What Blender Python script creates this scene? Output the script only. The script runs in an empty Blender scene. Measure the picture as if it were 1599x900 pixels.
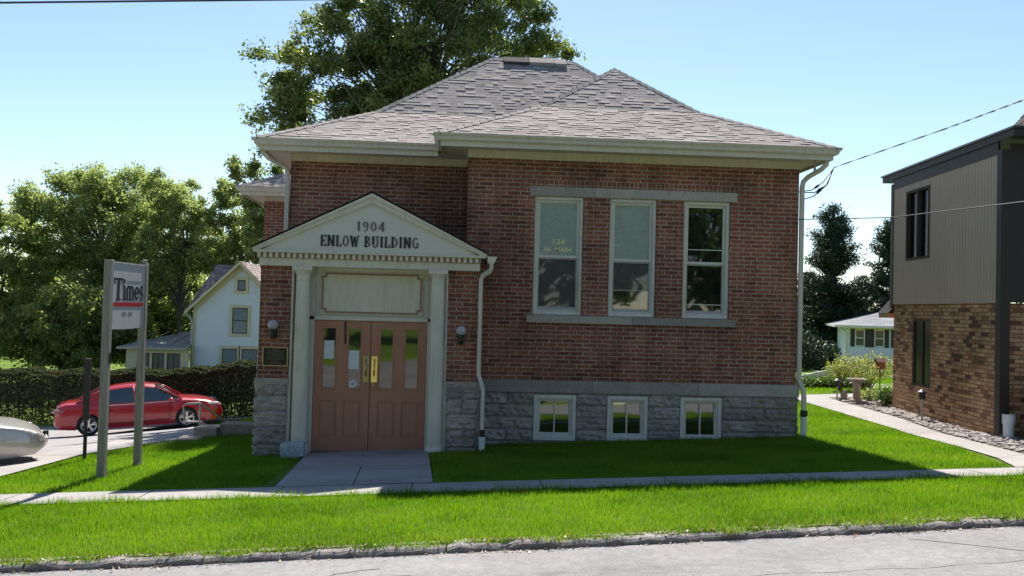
import bpy, bmesh, math, random
import numpy as np
from math import radians, sin, cos, pi, tan, floor, sqrt
from mathutils import Vector, Matrix

rng = np.random.default_rng(7)
random.seed(7)
S = bpy.context.scene
COL = S.collection

# ------------------------------------------------------------------ camera
# The eye is the origin; X runs along the front of the building, Y away from the street, Z up.
YAW, PITCH, ROLL, FPX = 0.0638, 0.02411, 0.0258, 1300.0
def _rot():
    c, s = cos(YAW), sin(YAW)
    A = np.array([[c, -s, 0], [0, 0, -1], [s, c, 0]])
    c, s = cos(PITCH), sin(PITCH)
    B = np.array([[1, 0, 0], [0, c, s], [0, -s, c]])
    c, s = cos(ROLL), sin(ROLL)
    Cz = np.array([[c, -s, 0], [s, c, 0], [0, 0, 1]])
    return Cz @ B @ A
CM = _rot()
def at(px, py, Y):
    r = CM.T @ np.array([(px - 799.5) / FPX, (py - 450.0) / FPX, 1.0])
    return r * (Y / r[1])
cam = bpy.data.cameras.new('camera')
camo = bpy.data.objects.new('camera', cam)
COL.objects.link(camo)
cam.sensor_width = 36.0
cam.lens = 36.0 * FPX / 1599.0
cam.clip_start = 0.1
cam.clip_end = 3000
m3 = Matrix([CM[0], -CM[1], -CM[2]]).transposed()
camo.matrix_world = m3.to_4x4()
S.camera = camo

# ------------------------------------------------------------------ light
SUN_AZ, SUN_EL = radians(5.0), radians(49.0)
W = bpy.data.worlds.new('World')
S.world = W
W.use_nodes = True
nt = W.node_tree
sky = nt.nodes.new('ShaderNodeTexSky')
sky.sky_type = 'NISHITA'
sky.sun_disc = False
sky.sun_elevation = SUN_EL
sky.sun_rotation = SUN_AZ
sky.altitude = 200
sky.air_density = 1.0
sky.dust_density = 0.2
sky.ozone_density = 1.5
bg = nt.nodes['Background']
bg.inputs['Strength'].default_value = 0.082
nt.links.new(sky.outputs[0], bg.inputs['Color'])
sl = bpy.data.lights.new('sun', 'SUN')
sl.energy = 5.0
sl.angle = radians(0.53)
sl.color = (1.0, 0.95, 0.87)
so = bpy.data.objects.new('sun', sl)
COL.objects.link(so)
sd = Vector((sin(SUN_AZ) * cos(SUN_EL), cos(SUN_AZ) * cos(SUN_EL), sin(SUN_EL)))
so.rotation_euler = sd.to_track_quat('Z', 'Y').to_euler()
so.location = (0, 0, 40)
S.view_settings.view_transform = 'Standard'
S.view_settings.look = 'None'
S.view_settings.exposure = 1.05
S.view_settings.gamma = 1.0
S.view_settings.use_curve_mapping = False
S.render.engine = 'CYCLES'
S.cycles.max_bounces = 6
S.cycles.diffuse_bounces = 3
S.cycles.transmission_bounces = 4
S.cycles.transparent_max_bounces = 8

# ------------------------------------------------------------------ materials
class NT:
    def __init__(s, name):
        s.m = bpy.data.materials.new(name)
        s.m.use_nodes = True
        s.t = s.m.node_tree
        s.b = s.t.nodes['Principled BSDF']
        s.out = s.t.nodes['Material Output']
    def n(s, typ, **kw):
        nd = s.t.nodes.new(typ)
        for k, v in kw.items():
            setattr(nd, k, v)
        return nd
    def l(s, a, b):
        s.t.links.new(a, b)
    def math(s, op, a, b=None, c=None):
        nd = s.n('ShaderNodeMath', operation=op)
        for i, v in enumerate((a, b, c)):
            if v is None: continue
            if hasattr(v, 'links'): s.l(v, nd.inputs[i])
            else: nd.inputs[i].default_value = v
        return nd.outputs[0]
    def noise(s, scale, vec=None, detail=4, rough=0.55, dims='3D'):
        nd = s.n('ShaderNodeTexNoise', noise_dimensions=dims)
        nd.inputs['Scale'].default_value = scale
        nd.inputs['Detail'].default_value = detail
        nd.inputs['Roughness'].default_value = rough
        if vec is not None: s.l(vec, nd.inputs['Vector'])
        return nd.outputs['Fac']
    def ramp(s, fac, stops, interp='LINEAR'):
        nd = s.n('ShaderNodeValToRGB')
        cr = nd.color_ramp
        cr.interpolation = interp
        while len(cr.elements) < len(stops): cr.elements.new(0.5)
        for e, (p, c) in zip(cr.elements, stops):
            e.position = p
            e.color = (c[0], c[1], c[2], 1) if hasattr(c, '__len__') else (c, c, c, 1)
        s.l(fac, nd.inputs[0])
        return nd.outputs[0]
    def mix(s, fac, a, b, mode='MIX'):
        nd = s.n('ShaderNodeMix', data_type='RGBA', blend_type=mode)
        for k, v in (('Factor', fac), ('A', a), ('B', b)):
            i = {'Factor': 0, 'A': 6, 'B': 7}[k]
            if hasattr(v, 'links'): s.l(v, nd.inputs[i])
            elif i == 0: nd.inputs[i].default_value = v
            else: nd.inputs[i].default_value = (v[0], v[1], v[2], 1)
        return nd.outputs[2]
    def bump(s, h, dist, strength=1.0):
        nd = s.n('ShaderNodeBump')
        nd.inputs['Distance'].default_value = dist
        nd.inputs['Strength'].default_value = strength
        s.l(h, nd.inputs['Height'])
        s.l(nd.outputs[0], s.b.inputs['Normal'])
        return nd.outputs[0]
    def base(s, v):
        if hasattr(v, 'links'): s.l(v, s.b.inputs['Base Color'])
        else: s.b.inputs['Base Color'].default_value = (v[0], v[1], v[2], 1)
    def set(s, **kw):
        for k, v in kw.items():
            s.b.inputs[k.replace('_', ' ')].default_value = v
    def pos(s):
        return s.n('ShaderNodeTexCoord').outputs['Object']

def plain(name, col, rough=0.5, metal=0.0, var=0.12, scale=6.0, bump=0.0, spec=0.5, fine=60.0, coat=0.0, streak=False, grime=0.0):
    """a painted or plain surface with soft uneven tone, grain and a little dirt"""
    t = NT(name)
    p = t.pos()
    if streak:
        mp = t.n('ShaderNodeMapping'); mp.inputs['Scale'].default_value = (6, 6, 0.5)
        t.l(p, mp.inputs[0]); p2 = mp.outputs[0]
    else: p2 = p
    f = t.noise(scale, p2, 5, 0.6)
    g = t.noise(fine, p, 3, 0.6)
    c1 = tuple(max(0, c * (1 - var)) for c in col)
    c2 = tuple(min(1, c * (1 + var)) for c in col)
    a = t.ramp(f, [(0.3, c1), (0.7, c2)])
    b = t.mix(0.25, a, t.ramp(g, [(0.3, tuple(c * 0.8 for c in col)), (0.7, tuple(min(1, c * 1.15) for c in col))]))
    if grime:
        mg = t.n('ShaderNodeMapping'); mg.inputs['Scale'].default_value = (7, 7, .9); t.l(p, mg.inputs[0])
        b = t.mix(grime, b, t.mix(1.0, b, t.ramp(t.noise(1.7, mg.outputs[0], 7, .72), [(.38, (.50, .47, .42)), (.55, 1.0), (.75, 1.04)]), 'MULTIPLY'))
    t.base(b)
    t.set(Roughness=rough, Metallic=metal)
    t.b.inputs['Specular IOR Level'].default_value = spec
    if coat: t.b.inputs['Coat Weight'].default_value = coat; t.b.inputs['Coat Roughness'].default_value = 0.04
    if bump: t.bump(g, bump)
    return t.m

def brick_mat(name, bw, bh, mort, stops, mortar, vertical=False, stain=0.25, swap=False):
    """running-bond brick laid from the object's own coordinates: every brick takes its own tone"""
    t = NT(name)
    p = t.pos()
    wob = t.n('ShaderNodeTexNoise'); wob.inputs['Scale'].default_value = 9.0
    t.l(p, wob.inputs['Vector'])
    sep = t.n('ShaderNodeSeparateXYZ'); t.l(p, sep.inputs[0])
    ws = t.n('ShaderNodeSeparateColor'); t.l(wob.outputs['Color'], ws.inputs[0])
    u = t.math('ADD', sep.outputs[0], sep.outputs[1])
    u = t.math('ADD', u, t.math('MULTIPLY', t.math('SUBTRACT', ws.outputs[0], .5), .012))
    v = t.math('ADD', sep.outputs[2], t.math('MULTIPLY', t.math('SUBTRACT', ws.outputs[1], .5), .008))
    vr = t.math('DIVIDE', v, bh)
    row = t.math('FLOOR', vr)
    off = t.math('MULTIPLY', t.math('FLOORED_MODULO', row, 2.0), 0.0 if vertical else 0.5)
    # rows are never laid quite true: a small shift of each row's bond
    wr = t.n('ShaderNodeTexWhiteNoise', noise_dimensions='1D'); t.l(row, wr.inputs['W'])
    off = t.math('ADD', off, t.math('MULTIPLY', t.math('SUBTRACT', wr.outputs['Value'], .5), 0.0 if vertical else 0.16))
    ur = t.math('ADD', t.math('DIVIDE', u, bw), off)
    cellu = t.math('FLOOR', ur)
    fu = t.math('FRACT', ur); fv = t.math('FRACT', vr)
    du = t.math('MULTIPLY', t.math('MINIMUM', fu, t.math('SUBTRACT', 1.0, fu)), bw)
    dv = t.math('MULTIPLY', t.math('MINIMUM', fv, t.math('SUBTRACT', 1.0, fv)), bh)
    d = t.math('MINIMUM', du, dv)
    edge = t.n('ShaderNodeMapRange', interpolation_type='SMOOTHSTEP')
    t.l(d, edge.inputs[0])
    edge.inputs[1].default_value = mort * 0.38; edge.inputs[2].default_value = mort * 0.62
    face = edge.outputs[0]
    cv = t.n('ShaderNodeCombineXYZ'); t.l(cellu, cv.inputs[0]); t.l(row, cv.inputs[1])
    wn = t.n('ShaderNodeTexWhiteNoise', noise_dimensions='3D'); t.l(cv.outputs[0], wn.inputs['Vector'])
    big = t.noise(0.7, p, 4, 0.6)
    k = t.math('ADD', t.math('MULTIPLY', wn.outputs['Value'], .86), t.math('MULTIPLY', t.math('SUBTRACT', big, .5), .5))
    col = t.ramp(k, stops, 'LINEAR')
    fine = t.noise(70, p, 4, 0.7)
    col = t.mix(0.5, col, t.mix(1.0, col, t.ramp(fine, [(.3, .5), (.7, 1.3)]), 'MULTIPLY'))
    mc = t.mix(0.6, mortar, t.ramp(t.noise(14, p, 5, .7), [(.3, tuple(c * .45 for c in mortar)), (.7, tuple(min(1, c * 1.2) for c in mortar))]))
    c = t.mix(face, mc, col)
    st = t.ramp(t.noise(1.1, p, 6, .65), [(.38, 1.0 - stain), (.62, 1.05)])
    c = t.mix(1.0, c, st, 'MULTIPLY')
    mp = t.n('ShaderNodeMapping'); mp.inputs['Scale'].default_value = (2.2, 2.2, .35); t.l(p, mp.inputs[0])
    c = t.mix(1.0, c, t.ramp(t.noise(1.6, mp.outputs[0], 6, .7), [(.36, .72), (.52, 1.0), (.75, 1.10)]), 'MULTIPLY')
    t.base(c)
    t.set(Roughness=0.88)
    t.b.inputs['Specular IOR Level'].default_value = 0.25
    h = t.math('ADD', face, t.math('MULTIPLY', fine, .35))
    t.bump(h, 0.006)
    return t.m

def leaf_mat(name, stops, trans=0.45, rough=0.5, spec=0.3, trcol=None):
    """leaf faces: each takes its tone from its own random value; light passes through"""
    t = NT(name)
    a = t.n('ShaderNodeAttribute', attribute_name='rnd')
    col = t.ramp(a.outputs['Fac'], stops)
    t.base(col)
    t.set(Roughness=rough)
    t.b.inputs['Specular IOR Level'].default_value = spec
    tr = t.n('ShaderNodeBsdfTranslucent')
    tc = t.mix(1.0, col, trcol or (1.5, 1.6, .7), 'MULTIPLY')
    t.l(tc, tr.inputs['Color'])
    mx = t.n('ShaderNodeMixShader'); mx.inputs[0].default_value = trans
    t.l(t.b.outputs[0], mx.inputs[1]); t.l(tr.outputs[0], mx.inputs[2])
    t.l(mx.outputs[0], t.out.inputs['Surface'])
    return t.m

def glass_mat(name, col, rough=0.03, mott=0.0, spec=0.5, coat=1.0):
    t = NT(name)
    if mott:
        p = t.pos()
        f = t.noise(22, p, 6, .75)
        t.base(t.ramp(f, [(.35, tuple(c * (1 - mott) for c in col)), (.68, tuple(min(1, c * (1 + mott)) for c in col))]))
    else: t.base(col)
    t.set(Roughness=0.5 if mott else rough)
    t.b.inputs['Specular IOR Level'].default_value = spec
    t.b.inputs['IOR'].default_value = 1.5 if mott else 1.85
    t.b.inputs['Coat Weight'].default_value = coat
    t.b.inputs['Coat Roughness'].default_value = rough
    t.b.inputs['Coat IOR'].default_value = 1.55
    f2 = t.noise(1.3, t.pos(), 2, .4)
    bn = t.n('ShaderNodeBump'); bn.inputs['Distance'].default_value = 0.004
    t.l(f2, bn.inputs['Height']); t.l(bn.outputs[0], t.b.inputs['Coat Normal'])
    if not mott: t.l(bn.outputs[0], t.b.inputs['Normal'])
    return t.m

M = {}
red_stops = [(0.0, (.19, .070, .048)), (0.10, (.24, .086, .057)), (0.30, (.295, .105, .066)), (0.55, (.325, .120, .073)), (0.78, (.36, .138, .084)), (0.93, (.31, .132, .092)), (1.0, (.23, .115, .088))]
M['brick'] = brick_mat('red_brick', .228, .0705, .0145, red_stops, (.50, .41, .34))
M['soldier'] = brick_mat('soldier_brick', .076, .30, .0145, red_stops, (.50, .41, .34), vertical=True)
tan_stops = [(0.0, (.14, .06, .045)), (0.2, (.42, .20, .11)), (0.45, (.56, .31, .165)), (0.7, (.64, .41, .225)), (0.9, (.48, .24, .135)), (1.0, (.66, .48, .30))]
M['tanbrick'] = brick_mat('blond_brick', .205, .069, .012, tan_stops, (.17, .13, .10))
def stone_mat(name, col, var=.3, bscale=28, bdist=.008):
    t = NT(name)
    p = t.pos()
    a = t.n('ShaderNodeAttribute', attribute_name='rnd')
    f = t.noise(3.0, p, 7, .7)
    g = t.noise(bscale, p, 6, .7)
    c = t.ramp(f, [(.28, tuple(x * (1 - var) for x in col)), (.5, col), (.74, tuple(min(1, x * (1 + var)) for x in col))])
    c = t.mix(.6, c, t.mix(1.0, c, t.ramp(g, [(.3, .55), (.7, 1.25)]), 'MULTIPLY'))
    c = t.mix(1.0, c, t.ramp(a.outputs['Fac'], [(0, .78), (1, 1.15)]), 'MULTIPLY')
    t.base(c); t.set(Roughness=.92)
    t.b.inputs['Specular IOR Level'].default_value = .2
    t.bump(g, bdist)
    return t.m
M['stone'] = stone_mat('limestone', (.38, .345, .32), var=.4)
M['stone_smooth'] = stone_mat('dressed_limestone', (.40, .365, .34), var=.18, bdist=.003)
M['joint'] = plain('lime_mortar', (.26, .245, .23), .95, var=.3, scale=9, bump=.004)
M['cream'] = plain('cream_paint', (.66, .62, .535), .5, var=.07, scale=2.5, bump=.0006, grime=.25)
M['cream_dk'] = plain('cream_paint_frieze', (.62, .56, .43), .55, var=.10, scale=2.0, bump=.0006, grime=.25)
M['gutter'] = plain('gutter_enamel', (.62, .58, .52), .38, var=.06, scale=2.5, grime=.25)
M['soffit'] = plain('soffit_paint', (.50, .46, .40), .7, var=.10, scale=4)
M['white'] = plain('white_paint', (.72, .69, .64), .45, var=.06, scale=3, grime=.25)
M['grey_trim'] = plain('grey_trim_paint', (.40, .40, .41), .5, var=.10, scale=5)
M['terracotta'] = plain('terracotta_paint', (.43, .19, .125), .42, var=.07, scale=3, bump=.0006, grime=.12)
M['terra_line'] = plain('terracotta_line_paint', (.34, .16, .11), .5, var=.1)
M['dentil_tan'] = plain('dentil_tan_paint', (.38, .22, .15), .55, var=.1)
M['brass'] = plain('brass', (.78, .60, .22), .22, metal=1.0, var=.10, scale=20)
M['brass_dull'] = plain('worn_brass', (.40, .33, .20), .38, metal=1.0, var=.2, scale=20)
M['black'] = plain('black_metal', (.015, .015, .017), .45, var=.2)
M['letter'] = plain('black_letter_enamel', (.02, .022, .028), .45, var=.2)
M['letter_worn'] = plain('worn_grey_letter', (.10, .10, .11), .6, var=.35, scale=40)
M['globe'] = plain('frosted_globe', (.42, .40, .44), .25, var=.06)
M['bronze'] = plain('bronze_plaque', (.025, .022, .020), .35, metal=.6, var=.3, scale=50)
M['glass_dark'] = glass_mat('dark_window_glass', (.010, .012, .012))
M['glass_shade'] = glass_mat('frosted_window_film', (.34, .40, .365), mott=.16, coat=.8)
M['glass_tint'] = glass_mat('tinted_glass', (.012, .014, .016), rough=.12, spec=.15, coat=0)
M['glass_tint'].node_tree.nodes['Principled BSDF'].inputs['IOR'].default_value = 1.45
M['glass_mirror'] = glass_mat('double_pane_glass', (.012, .014, .012))
M['glass_mirror'].node_tree.nodes['Principled BSDF'].inputs['IOR'].default_value = 2.3
M['glass_blind'] = glass_mat('grey_shade_behind_glass', (.045, .048, .052), mott=.15)
M['paper'] = plain('paper', (.66, .70, .72), .8, var=.05)
M['gold'] = plain('gold_lettering', (.85, .74, .38), .45, var=.1)
M['pvc'] = plain('white_pvc', (.66, .70, .74), .35, var=.08)
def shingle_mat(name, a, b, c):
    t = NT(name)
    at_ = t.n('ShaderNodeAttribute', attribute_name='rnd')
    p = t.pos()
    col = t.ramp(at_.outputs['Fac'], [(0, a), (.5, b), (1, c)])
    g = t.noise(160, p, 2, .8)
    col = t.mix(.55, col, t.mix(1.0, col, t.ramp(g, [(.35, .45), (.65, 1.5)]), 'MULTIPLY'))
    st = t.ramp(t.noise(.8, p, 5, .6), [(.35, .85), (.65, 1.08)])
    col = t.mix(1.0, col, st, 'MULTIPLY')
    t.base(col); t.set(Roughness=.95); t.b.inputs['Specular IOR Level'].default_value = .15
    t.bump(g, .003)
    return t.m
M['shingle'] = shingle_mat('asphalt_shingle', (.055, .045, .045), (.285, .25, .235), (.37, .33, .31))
M['shingle_dk'] = shingle_mat('old_brown_shingle', (.11, .08, .075), (.20, .15, .14), (.36, .31, .29))
M['shingle_black'] = shingle_mat('dark_shingle', (.02, .018, .02), (.035, .03, .03), (.06, .05, .05))
M['shingle_grey'] = shingle_mat('grey_shingle', (.17, .17, .18), (.24, .24, .25), (.32, .32, .33))
def conc(name, col, var=.18, joint=0, dirt=.3):
    t = NT(name)
    p = t.pos()
    f = t.noise(1.2, p, 7, .65); g = t.noise(90, p, 4, .8); h = t.noise(12, p, 6, .7)
    c = t.ramp(f, [(.3, tuple(x * (1 - var) for x in col)), (.7, tuple(min(1, x * (1 + var)) for x in col))])
    c = t.mix(.5, c, t.mix(1.0, c, t.ramp(g, [(.3, .6), (.7, 1.3)]), 'MULTIPLY'))
    c = t.mix(dirt, c, t.mix(1.0, c, t.ramp(h, [(.35, .55), (.6, 1.1)]), 'MULTIPLY'))
    mpp = t.n('ShaderNodeMapping'); mpp.inputs['Scale'].default_value = (.35, 1.4, 1); t.l(p, mpp.inputs[0])
    c = t.mix(.8, c, t.mix(1.0, c, t.ramp(t.noise(1.1, mpp.outputs[0], 8, .75), [(.33, .68), (.47, .97), (.7, 1.08)]), 'MULTIPLY'))
    vo = t.n('ShaderNodeTexVoronoi'); vo.inputs['Scale'].default_value = 55; t.l(p, vo.inputs['Vector'])
    c = t.mix(.35, c, t.mix(1.0, c, t.ramp(vo.outputs['Distance'], [(.15, 1.35), (.5, .75)]), 'MULTIPLY'))
    t.base(c); t.set(Roughness=.9); t.b.inputs['Specular IOR Level'].default_value = .25
    t.bump(g, .003)
    return t.m
M['walk'] = conc('sidewalk_concrete', (.34, .315, .30), .10)
M['curb'] = conc('curb_concrete', (.30, .27, .25), .25, dirt=.7)
M['road'] = conc('worn_road', (.245, .235, .235), .14, dirt=.45)
M['lot'] = conc('lot_asphalt', (.30, .28, .28), .14)
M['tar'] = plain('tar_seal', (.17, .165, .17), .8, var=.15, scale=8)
def grass_mat():
    t = NT('lawn_soil_and_grass')
    p = t.pos()
    f = t.noise(.8, p, 6, .6); g = t.noise(45, p, 5, .8)
    c = t.ramp(f, [(.3, (.07, .125, .010)), (.5, (.10, .165, .013)), (.72, (.14, .19, .025))])
    c = t.mix(.7, c, t.mix(1.0, c, t.ramp(g, [(.25, .35), (.75, 1.7)]), 'MULTIPLY'))
    t.base(c); t.set(Roughness=.9); t.b.inputs['Specular IOR Level'].default_value = .15
    t.bump(g, .03)
    return t.m
M['grass'] = grass_mat()
M['blade'] = leaf_mat('grass_blade', [(0, (.065, .135, .008)), (.40, (.125, .23, .012)), (.80, (.20, .29, .024)), (.94, (.22, .25, .06)), (1, (.30, .25, .12))], trans=.42, rough=.45, spec=.35, trcol=(1.5, 1.7, .6))
M['bark'] = plain('tree_bark', (.13, .105, .085), .95, var=.35, scale=9, bump=.02, fine=25)
M['post_wood'] = plain('weathered_grey_wood', (.25, .235, .21), .85, var=.3, scale=4, bump=.003, streak=True)
M['wood_dk'] = plain('dark_post', (.03, .027, .025), .7, var=.3, scale=6)

# ------------------------------------------------------------------ mesh helpers
class MB:
    def __init__(s): s.v = []; s.f = []; s.r = []
    def add(s, vs, fs, r=None):
        n = len(s.v)
        s.v.extend([tuple(map(float, v)) for v in vs])
        s.f.extend([tuple(i + n for i in f) for f in fs])
        s.r.extend([random.random() if r is None else r] * len(fs))
        return s
    def quad(s, a, b, c, d, r=None): return s.add([a, b, c, d], [(0, 1, 2, 3)], r)
    def poly(s, pts, r=None): return s.add(pts, [tuple(range(len(pts)))], r)
    def box(s, x0, x1, y0, y1, z0, z1, r=None, frame=None):
        vs = [(x, y, z) for z in (z0, z1) for y in (y0, y1) for x in (x0, x1)]
        if frame: vs = [frame(*v) for v in vs]
        return s.add(vs, [(0, 2, 3, 1), (4, 5, 7, 6), (0, 1, 5, 4), (2, 6, 7, 3), (0, 4, 6, 2), (1, 3, 7, 5)], r)
    def tube(s, pts, rad, n=8, r=None, cap=True):
        pts = [Vector(p) for p in pts]
        if not hasattr(rad, '__len__'): rad = [rad] * len(pts)
        rings = []
        for i, p in enumerate(pts):
            d = (pts[min(i + 1, len(pts) - 1)] - pts[max(i - 1, 0)]).normalized()
            up = Vector((0, 0, 1)) if abs(d.z) < .9 else Vector((0, 1, 0))
            a = d.cross(up).normalized(); b = d.cross(a).normalized()
            rings.append([p + (a * cos(2 * pi * k / n) + b * sin(2 * pi * k / n)) * rad[i] for k in range(n)])
        vs = [v for rg in rings for v in rg]
        fs = [(i * n + k, i * n + (k + 1) % n, (i + 1) * n + (k + 1) % n, (i + 1) * n + k) for i in range(len(pts) - 1) for k in range(n)]
        if cap: fs += [tuple(range(n))[::-1], tuple((len(pts) - 1) * n + k for k in range(n))]
        return s.add(vs, fs, r)
    def rtube(s, pts, w, d, r=None):
        """rectangular pipe"""
        pts = [Vector(p) for p in pts]
        rings = []
        for i, p in enumerate(pts):
            t = (pts[min(i + 1, len(pts) - 1)] - pts[max(i - 1, 0)]).normalized()
            a = Vector((1, 0, 0)); a = (a - t * a.dot(t))
            if a.length < .2: a = Vector((0, 0, 1)) - t * t.z
            a.normalize(); b = t.cross(a).normalized()
            rings.append([p + a * sx * w / 2 + b * sy * d / 2 for sx, sy in ((-1, -1), (1, -1), (1, 1), (-1, 1))])
        vs = [v for rg in rings for v in rg]
        fs = [(i * 4 + k, i * 4 + (k + 1) % 4, (i + 1) * 4 + (k + 1) % 4, (i + 1) * 4 + k) for i in range(len(pts) - 1) for k in range(4)]
        fs += [(3, 2, 1, 0), tuple((len(pts) - 1) * 4 + k for k in range(4))]
        return s.add(vs, fs, r)
    def lathe(s, cx, cy, prof, n=20, r=None):
        vs = [(cx + rr * cos(2 * pi * k / n), cy + rr * sin(2 * pi * k / n), z) for rr, z in prof for k in range(n)]
        fs = [(i * n + k, i * n + (k + 1) % n, (i + 1) * n + (k + 1) % n, (i + 1) * n + k) for i in range(len(prof) - 1) for k in range(n)]
        fs += [tuple(range(n))[::-1], tuple((len(prof) - 1) * n + k for k in range(n))]
        return s.add(vs, fs, r)
    def ball(s, c, rad, n=12, m=8, r=None):
        if not hasattr(rad, '__len__'): rad = (rad, rad, rad)
        vs = []
        for i in range(m + 1):
            th = pi * i / m
            for k in range(n):
                vs.append((c[0] + rad[0] * sin(th) * cos(2 * pi * k / n), c[1] + rad[1] * sin(th) * sin(2 * pi * k / n), c[2] + rad[2] * cos(th)))
        fs = [(i * n + k, (i + 1) * n + k, (i + 1) * n + (k + 1) % n, i * n + (k + 1) % n) for i in range(m) for k in range(n)]
        return s.add(vs, fs, r)
    def build(s, name, mat, parent=None, smooth=False, bevel=0.0, auto=None):
        me = bpy.data.meshes.new(name)
        me.from_pydata(s.v, [], s.f)
        a = me.attributes.new('rnd', 'FLOAT', 'FACE')
        a.data.foreach_set('value', np.array(s.r, dtype=np.float32))
        me.materials.append(mat)
        if smooth: me.polygons.foreach_set('use_smooth', [True] * len(me.polygons))
        me.update()
        o = bpy.data.objects.new(name, me)
        COL.objects.link(o)
        if parent is not None: o.parent = parent
        if bevel:
            b = o.modifiers.new('bevel', 'BEVEL'); b.width = bevel; b.segments = 2; b.limit_method = 'ANGLE'; b.angle_limit = radians(40)
        if smooth and auto:
            w = o.modifiers.new('edges', 'EDGE_SPLIT'); w.split_angle = radians(auto)
        return o

def np_mesh(name, V, nper, mat, rnd=None, parent=None):
    """V: (N*nper,3) loose faces of nper corners each"""
    me = bpy.data.meshes.new(name)
    n = len(V); nf = n // nper
    me.vertices.add(n); me.vertices.foreach_set('co', np.asarray(V, dtype=np.float32).ravel())
    me.loops.add(n); me.loops.foreach_set('vertex_index', np.arange(n, dtype=np.int32))
    me.polygons.add(nf); me.polygons.foreach_set('loop_start', np.arange(0, n, nper, dtype=np.int32))
    me.update(calc_edges=True)
    a = me.attributes.new('rnd', 'FLOAT', 'FACE')
    a.data.foreach_set('value', (rng.random(nf) if rnd is None else rnd).astype(np.float32))
    me.materials.append(mat)
    o = bpy.data.objects.new(name, me); COL.objects.link(o)
    if parent is not None: o.parent = parent
    return o

def tag(o, label=None, cat=None, group=None, kind=None):
    if label: o['label'] = label
    if cat: o['category'] = cat
    if group: o['group'] = group
    if kind: o['kind'] = kind
    return o
def empty(name, loc=(0, 0, 0), label=None, cat=None, group=None):
    o = bpy.data.objects.new(name, None); COL.objects.link(o)
    o.location = loc; o.empty_display_size = .3
    return tag(o, label, cat, group)
def copy_thing(o, loc, label=None, rot=None, scale=None):
    r = o.copy(); COL.objects.link(r); r.location = loc
    if rot is not None: r.rotation_euler = rot
    if scale is not None: r.scale = scale
    if label: r['label'] = label
    for ch in list(o.children):
        c = ch.copy(); COL.objects.link(c); c.parent = r
        for g in list(ch.children):
            d = g.copy(); COL.objects.link(d); d.parent = c
    return r

# ------------------------------------------------------------------ ground shape
def ss(x, a, b):
    t = np.clip((x - a) / (b - a), 0, 1); return t * t * (3 - 2 * t)
def G(X, Y):
    X = np.asarray(X, float); Y = np.asarray(Y, float)
    a = .045 * (13.15 - np.clip(Y, 2, 13.95)); b = .04 * np.clip(X, -12, 14)
    q = (-X - 5.5) / .8
    D = .06 * np.minimum(8, .8 * np.log1p(np.exp(np.clip(q, -40, 40))) * (q < 40) + (q >= 40) * (-X - 5.5)) * ss(Y, 9, 15)
    D = D + .105 * np.clip(Y - 15, 0, 14) * ss(-X, 3, 6.5)
    R = .05 * np.clip(Y - 21, 0, 24) * ss(X, 2, 6)
    return -2.27 + a + b - D - R
def g(x, y): return float(G(x, y))
def curbY(x): return 7.04 + .050 * x + .0016 * x * x if -30 < x < 20 else 7.04 + .05 * x + .0016 * 400
def curbYa(x):
    x = np.clip(x, -14, 14); return 7.04 + .050 * x + .0016 * x * x
# ------------------------------------------------------------------ ground
def build_ground():
    xs = np.concatenate([[-900, -500, -250, -150, -100, -75, -60, -50, -42, -36, -31, -27, -24, -21, -19], np.arange(-17.5, 14.01, .35), [15, 16.5, 18, 20, 23, 27, 32, 38, 46, 56, 70, 90, 130, 200, 350, 600, 900]])
    vs = np.concatenate([[-600, -250, -100, -50, -30, -20, -14, -10, -7, -4, -1.14, -1.1, 0, 2, 4, 5.5, 6.5, 7.055, 7.10], np.arange(7.35, 9.4, .3), np.arange(9.4, 34, .35), [35, 36.5, 38, 40, 43, 46, 50, 55, 60, 70, 85, 110, 160, 250, 450, 900]])
    XX, VV = np.meshgrid(xs, vs)
    w = np.where(VV < 8, ss(VV, -40, -8), 1 - ss(VV, 8, 9.4))
    YY = VV + (curbYa(XX) - 7.04) * w
    road = (VV < 7.08) & (VV > -1.12)
    ZZ = G(XX, YY) - np.where(road, .10, 0.0)
    nx, ny = len(xs), len(vs)
    V = np.stack([XX.ravel(), YY.ravel(), ZZ.ravel()], 1)
    F = [(j * nx + i, j * nx + i + 1, (j + 1) * nx + i + 1, (j + 1) * nx + i) for j in range(ny - 1) for i in range(nx - 1)]
    me = bpy.data.meshes.new('ground'); me.from_pydata(V.tolist(), [], F)
    me.polygons.foreach_set('use_smooth', [True] * len(me.polygons))
    me.materials.append(M['grass']); o = bpy.data.objects.new('ground', me); COL.objects.link(o)
    tag(o, kind='structure')
build_ground()

def drape(name, polys, mat, off, step=.35, kind='structure', label=None):
    bm = bmesh.new()
    for poly in polys:
        bm.faces.new([bm.verts.new((x, y, 0)) for x, y in poly])
    xs = [v.co.x for v in bm.verts]; ys = [v.co.y for v in bm.verts]
    for ax, lo, hi in ((0, min(xs), max(xs)), (1, min(ys), max(ys))):
        n = int((hi - lo) / step)
        n = min(n, 130); st = (hi - lo) / max(n, 1)
        for i in range(1, n):
            c = [0, 0, 0]; c[ax] = lo + i * st; nn = [0, 0, 0]; nn[ax] = 1
            bmesh.ops.bisect_plane(bm, geom=bm.verts[:] + bm.edges[:] + bm.faces[:], plane_co=c, plane_no=nn)
    for v in bm.verts: v.co.z = g(v.co.x, v.co.y) + off
    bmesh.ops.recalc_face_normals(bm, faces=bm.faces[:])
    if sum(f.normal.z for f in bm.faces) < 0: bmesh.ops.reverse_faces(bm, faces=bm.faces[:])
    me = bpy.data.meshes.new(name); bm.to_mesh(me); bm.free()
    me.materials.append(mat)
    o = bpy.data.objects.new(name, me); COL.objects.link(o)
    tag(o, kind=kind)
    return o

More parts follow.
